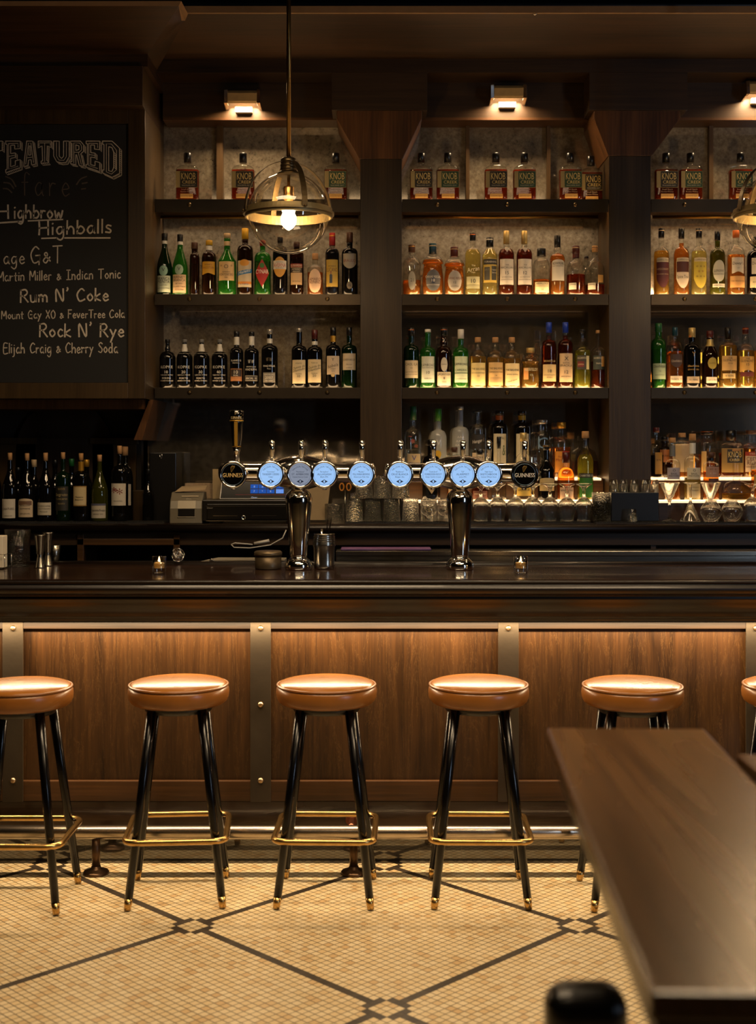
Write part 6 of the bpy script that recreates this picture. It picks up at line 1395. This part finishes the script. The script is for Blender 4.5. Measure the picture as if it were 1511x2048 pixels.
# right bay steps
row('right', 'upper', [
 B_(d='clear bottle with dark label beside the column', px=1311, w=30, ytop=855, kind='round', sh=.56, nk=.74, neck=.38, liq='dark', fill=.45, cap=('maroon', .10), labels=[(905,948,.5,'#a07838','rect',[('RYE',920,4,K)],.2)], D=6.345),
 B_(d='dark bottle with orange label', px=1328, w=26, ytop=874, kind='round', sh=.62, nk=.76, neck=.5, glass_='brown', liq='deep', fill=.6, cap=('black', .1), labels=[(900,925,.9,'#a8683a','rect',[('BOURBON',912,4,K)])], D=6.41),
 B_(d='bottle with wide cream square label', px=1363, w=44, ytop=866, kind='round', sh=.72, nk=.84, neck=.3, liq='amber', fill=.6, cap=('cork', .10), sq=(.5, 5), labels=[(888,944,.95,'#b9a078','rect',[])], D=6.36),
 B_(d='clear bottle with pale tag and maroon stopper', px=1413, w=34, ytop=862, kind='round', sh=.66, nk=.82, neck=.64, liq='amber', fill=.5, cap=('black', .08, 'orange'), labels=[(903,945,.3,'#cfa868','rect',[],-.6)]),
 B_(d='squat whiskey bottle with black and gold label', px=1461, w=46, ytop=861, kind='round', sh=.70, nk=.76, neck=.40, liq='red', fill=.52, cap=('black', .22), sq=(.5, 5), labels=[(897,945,.95,'#8a6c30','rect',[]),(899,926,.66,'#231f18','rect',[('KNOB',909,12,'#d0b468'),('CREEK',920,5,'#d0b468')],.2,1)]),
 B_(d='amber bottle with white label and red band', px=1503, w=40, ytop=861, kind='round', sh=.58, nk=.72, neck=.56, liq='orange', fill=.62, cap=('brown', .08), labels=[(904,944,.95,'#b8a088','rect',[('CEDAR',918,7.5,'#4a1a14'),('RIDGE',926,7.5,'#4a1a14'),('IOWA BOURBON',934,3,'#4a1a14')]),(904,912,.95,'#8a2a1c','rect',[('STRAIGHT',908,3,'#d8c0a0')],0,1)]),
], D=6.375)
row('right', 'lower', [
 B_(d='clear bottle with grey wax neck and lilac label', px=1344, w=31, ytop=876, kind='round', sh=.56, nk=.66, neck=.36, liq='amber', fill=.30, cap=('cork', .08), collar=('grey', .70, .88), labels=[(936,959,.90,'#a49aa0','rect',[('O',941,5,K,{'mw':.2}),('BASIL',947.5,3.6,K,{'mw':.5}),('HAYDEN',952,3.6,K)])]),
 B_(d='clear bottle with white neck wrap and cream label', px=1384, w=33, ytop=868, kind='round', sh=.56, nk=.66, neck=.36, liq='pale', fill=.34, cap=('cork', .10), collar=('white', .70, .86), labels=[(936,959,.90,'#cfc2a4','rect',[('O',941,5,K,{'mw':.2}),('BASIL',947.5,3.6,K,{'mw':.5}),('HAYDEN',952,3.6,K)]),(968,996,.90,'#c4b694','rect',[('KENTUCKY',975,2.6,K),('STRAIGHT',981,2.6,K)])]),
 B_(d='pinkish bottle with black stopper and printed figures', px=1421, w=32, ytop=905, kind='round', sh=.70, nk=.80, neck=.36, liq='orange', fill=.60, cap=('brown', .12), capw=1.5, collar=('black', .82, .88), labels=[(934,955,.9,'#a8806a','rect',[('** *',940,6,'#5a2c1c'),('* **',948,6,'#c9b0a0')]),(957,978,.66,'#4a2c24','rect',[('WHISKEY',967,3,'#c0a080')],.15)]),
 B_(d='wide-bottomed glass ship decanter with slim neck', px=1472, w=58, ytop=898, kind='round', sh=.16, nk=.38, neck=.25, liq='gold', fill=.13, cap=('cork', .05)),
 B_(d='short bottle with tan wax wrap at the frame edge', px=1517, w=32, ytop=900, kind='round', sh=.7, nk=.8, neck=.4, liq='amber', fill=.6, cap=('black', .1), labels=[(950,972,.9,'#b08a4c','rect',[])]),
], D=6.232)
# wine bottles on the mat at left
wines = [
 B_(d='dark wine bottle cut by the left frame edge', px=-13, w=32, ytop=905, kind='slope', sh=.46, nk=.76, neck=.33, glass_='black', cap=('dkgreen', .09), labels=[(970,1012,.95,'#a89a84','rect',[])]),
 B_(d='wine bottle with plain white label reading natural', px=20, w=31, ytop=907, kind='slope', sh=.44, nk=.78, neck=.30, glass_='black', cap=('cork', .11), capw=.95, labels=[(999,1037,.96,'#bdb29c','rect',[('LE NATUREL',1018.5,4.6,K),('GARNACHA',1032.5,2,K)])]),
 B_(d='wine bottle with crested cream label', px=54, w=34, ytop=908, kind='slope', sh=.44, nk=.78, neck=.28, glass_='black', cap=('cork', .11), capw=.95, labels=[(998,1035,.96,'#b9a382','arch',[('MORGON',1012,3,K),('DOMAINE',1018,3.2,K),('BEAUJOLAIS',1028,2.4,K)]),(1003,1011,.8,'#6a4c34','wave',[],0,1)]),
 B_(d='wine bottle with low white label', px=91, w=32, ytop=907, kind='slope', sh=.44, nk=.78, neck=.30, glass_='black', cap=('cork', .12), capw=.95, labels=[(1006,1031,.96,'#b4a88e','rect',[('BOURGOGNE',1013,2.8,K),('Cote Chalonnaise',1018,3,K),('Meursault',1024,2.6,K)])]),
 B_(d='black wine bottle with gold crown lettering', px=126, w=30, ytop=906, kind='round', sh=.60, nk=.72, neck=.30, glass_='dkgreen', liq='dark', cap=('cork', .10), capw=.95, labels=[(974,1022,.95,'#1d1a10','rect',[('ooo',978,6,'#8a7440',{'mw':.5}),('Segreto',990,6,'#9a8858'),('toscano',998,5,'#9a8858'),('ROSSO',1008,3,'#9a8858')])]),
 B_(d='wine bottle with gold capsule and gold-edged label', px=162, w=32, ytop=908, kind='round', sh=.64, nk=.74, neck=.34, glass_='black', cap=('cork', .11), capw=.85, collar=('gold', .74, .88), labels=[(973,1013,.93,'#8a6a34','rect',[]),(975,1011,.86,'#b9a67c','rect',[('Madame',995,3.2,K),('Beauvoir',1000,3.2,K)],0,1)]),
 B_(d='olive green wine bottle with low white label', px=199, w=34, ytop=911, kind='slope', sh=.40, nk=.80, neck=.26, glass_='olive', liq='dark', fill=.5, cap=('cork', .10), capw=1.05, labels=[(1008,1037,.96,'#a69c88','rect',[('Chambolle-Musigny',1021,4.4,K),('GRAND VIN',1029,2.6,K)]),(1008,1012,.96,'#4a4a5c','rect',[],0,1)]),
 B_(d='tall wine bottle, white label with dark red flowers', px=239, w=34, ytop=893, kind='round', sh=.64, nk=.74, neck=.28, glass_='black', cap=('cork', .11), capw=1.0, labels=[(968,1012,.96,'#b9b0a0','rect',[('Sa',980,6,'#7a2418',{'mw':.3,'dx':-.3}),('*',985,20,'#6a1c14',{'mw':.35,'dx':-.5}),('*',988,20,'#6a1c14',{'mw':.35,'dx':.2}),('MONASTRELL',1003,2,K)])]),
]
for i, it in enumerate(wines):
    it = dict(it); d = it.pop('d')
    bottle(ybase=1043, D=6.12, zbase=MZ, desc='%s, %s in the front row' % (d, ordn(i)), group='wine bottles on the back counter', name='wine_bottle', **it)
for j, (px, w, yt, dd, lab) in enumerate(((36, 28, 935, 6.27, 'plain dark wine bottle standing behind the two leftmost labelled ones'), (68, 28, 919, 6.24, 'dark wine bottle with tan capsule behind the crested one'), (110, 28, 920, 6.26, 'dark screw-capped wine bottle behind the one with gold crown, to its left'), (143, 28, 918, 6.27, 'dark screw-capped wine bottle behind the one with gold crown, to its right'),
      (173, 30, 919, 6.24, 'wine bottle with gold capsule half hidden behind its twin'), (250, 32, 893, 6.24, 'tall wine bottle half hidden behind the one with red flowers'), (296, 22, 936, 6.17, 'slim dark bottle beside the tall black case'))):
    bottle(px, w, yt, 1042, dd, CT, lab, 'wine bottles on the back counter', kind='slope' if j != 5 else 'round', glass_='black', cap=(('black', 'tan', 'black', 'dkgreen', 'gold', 'cork', 'black')[j], .12), sh=.5, nk=.76, neck=.34, name='wine_bottle',
           labels=[(968,1010,.95,'#b0a898','rect')] if j == 5 else ())
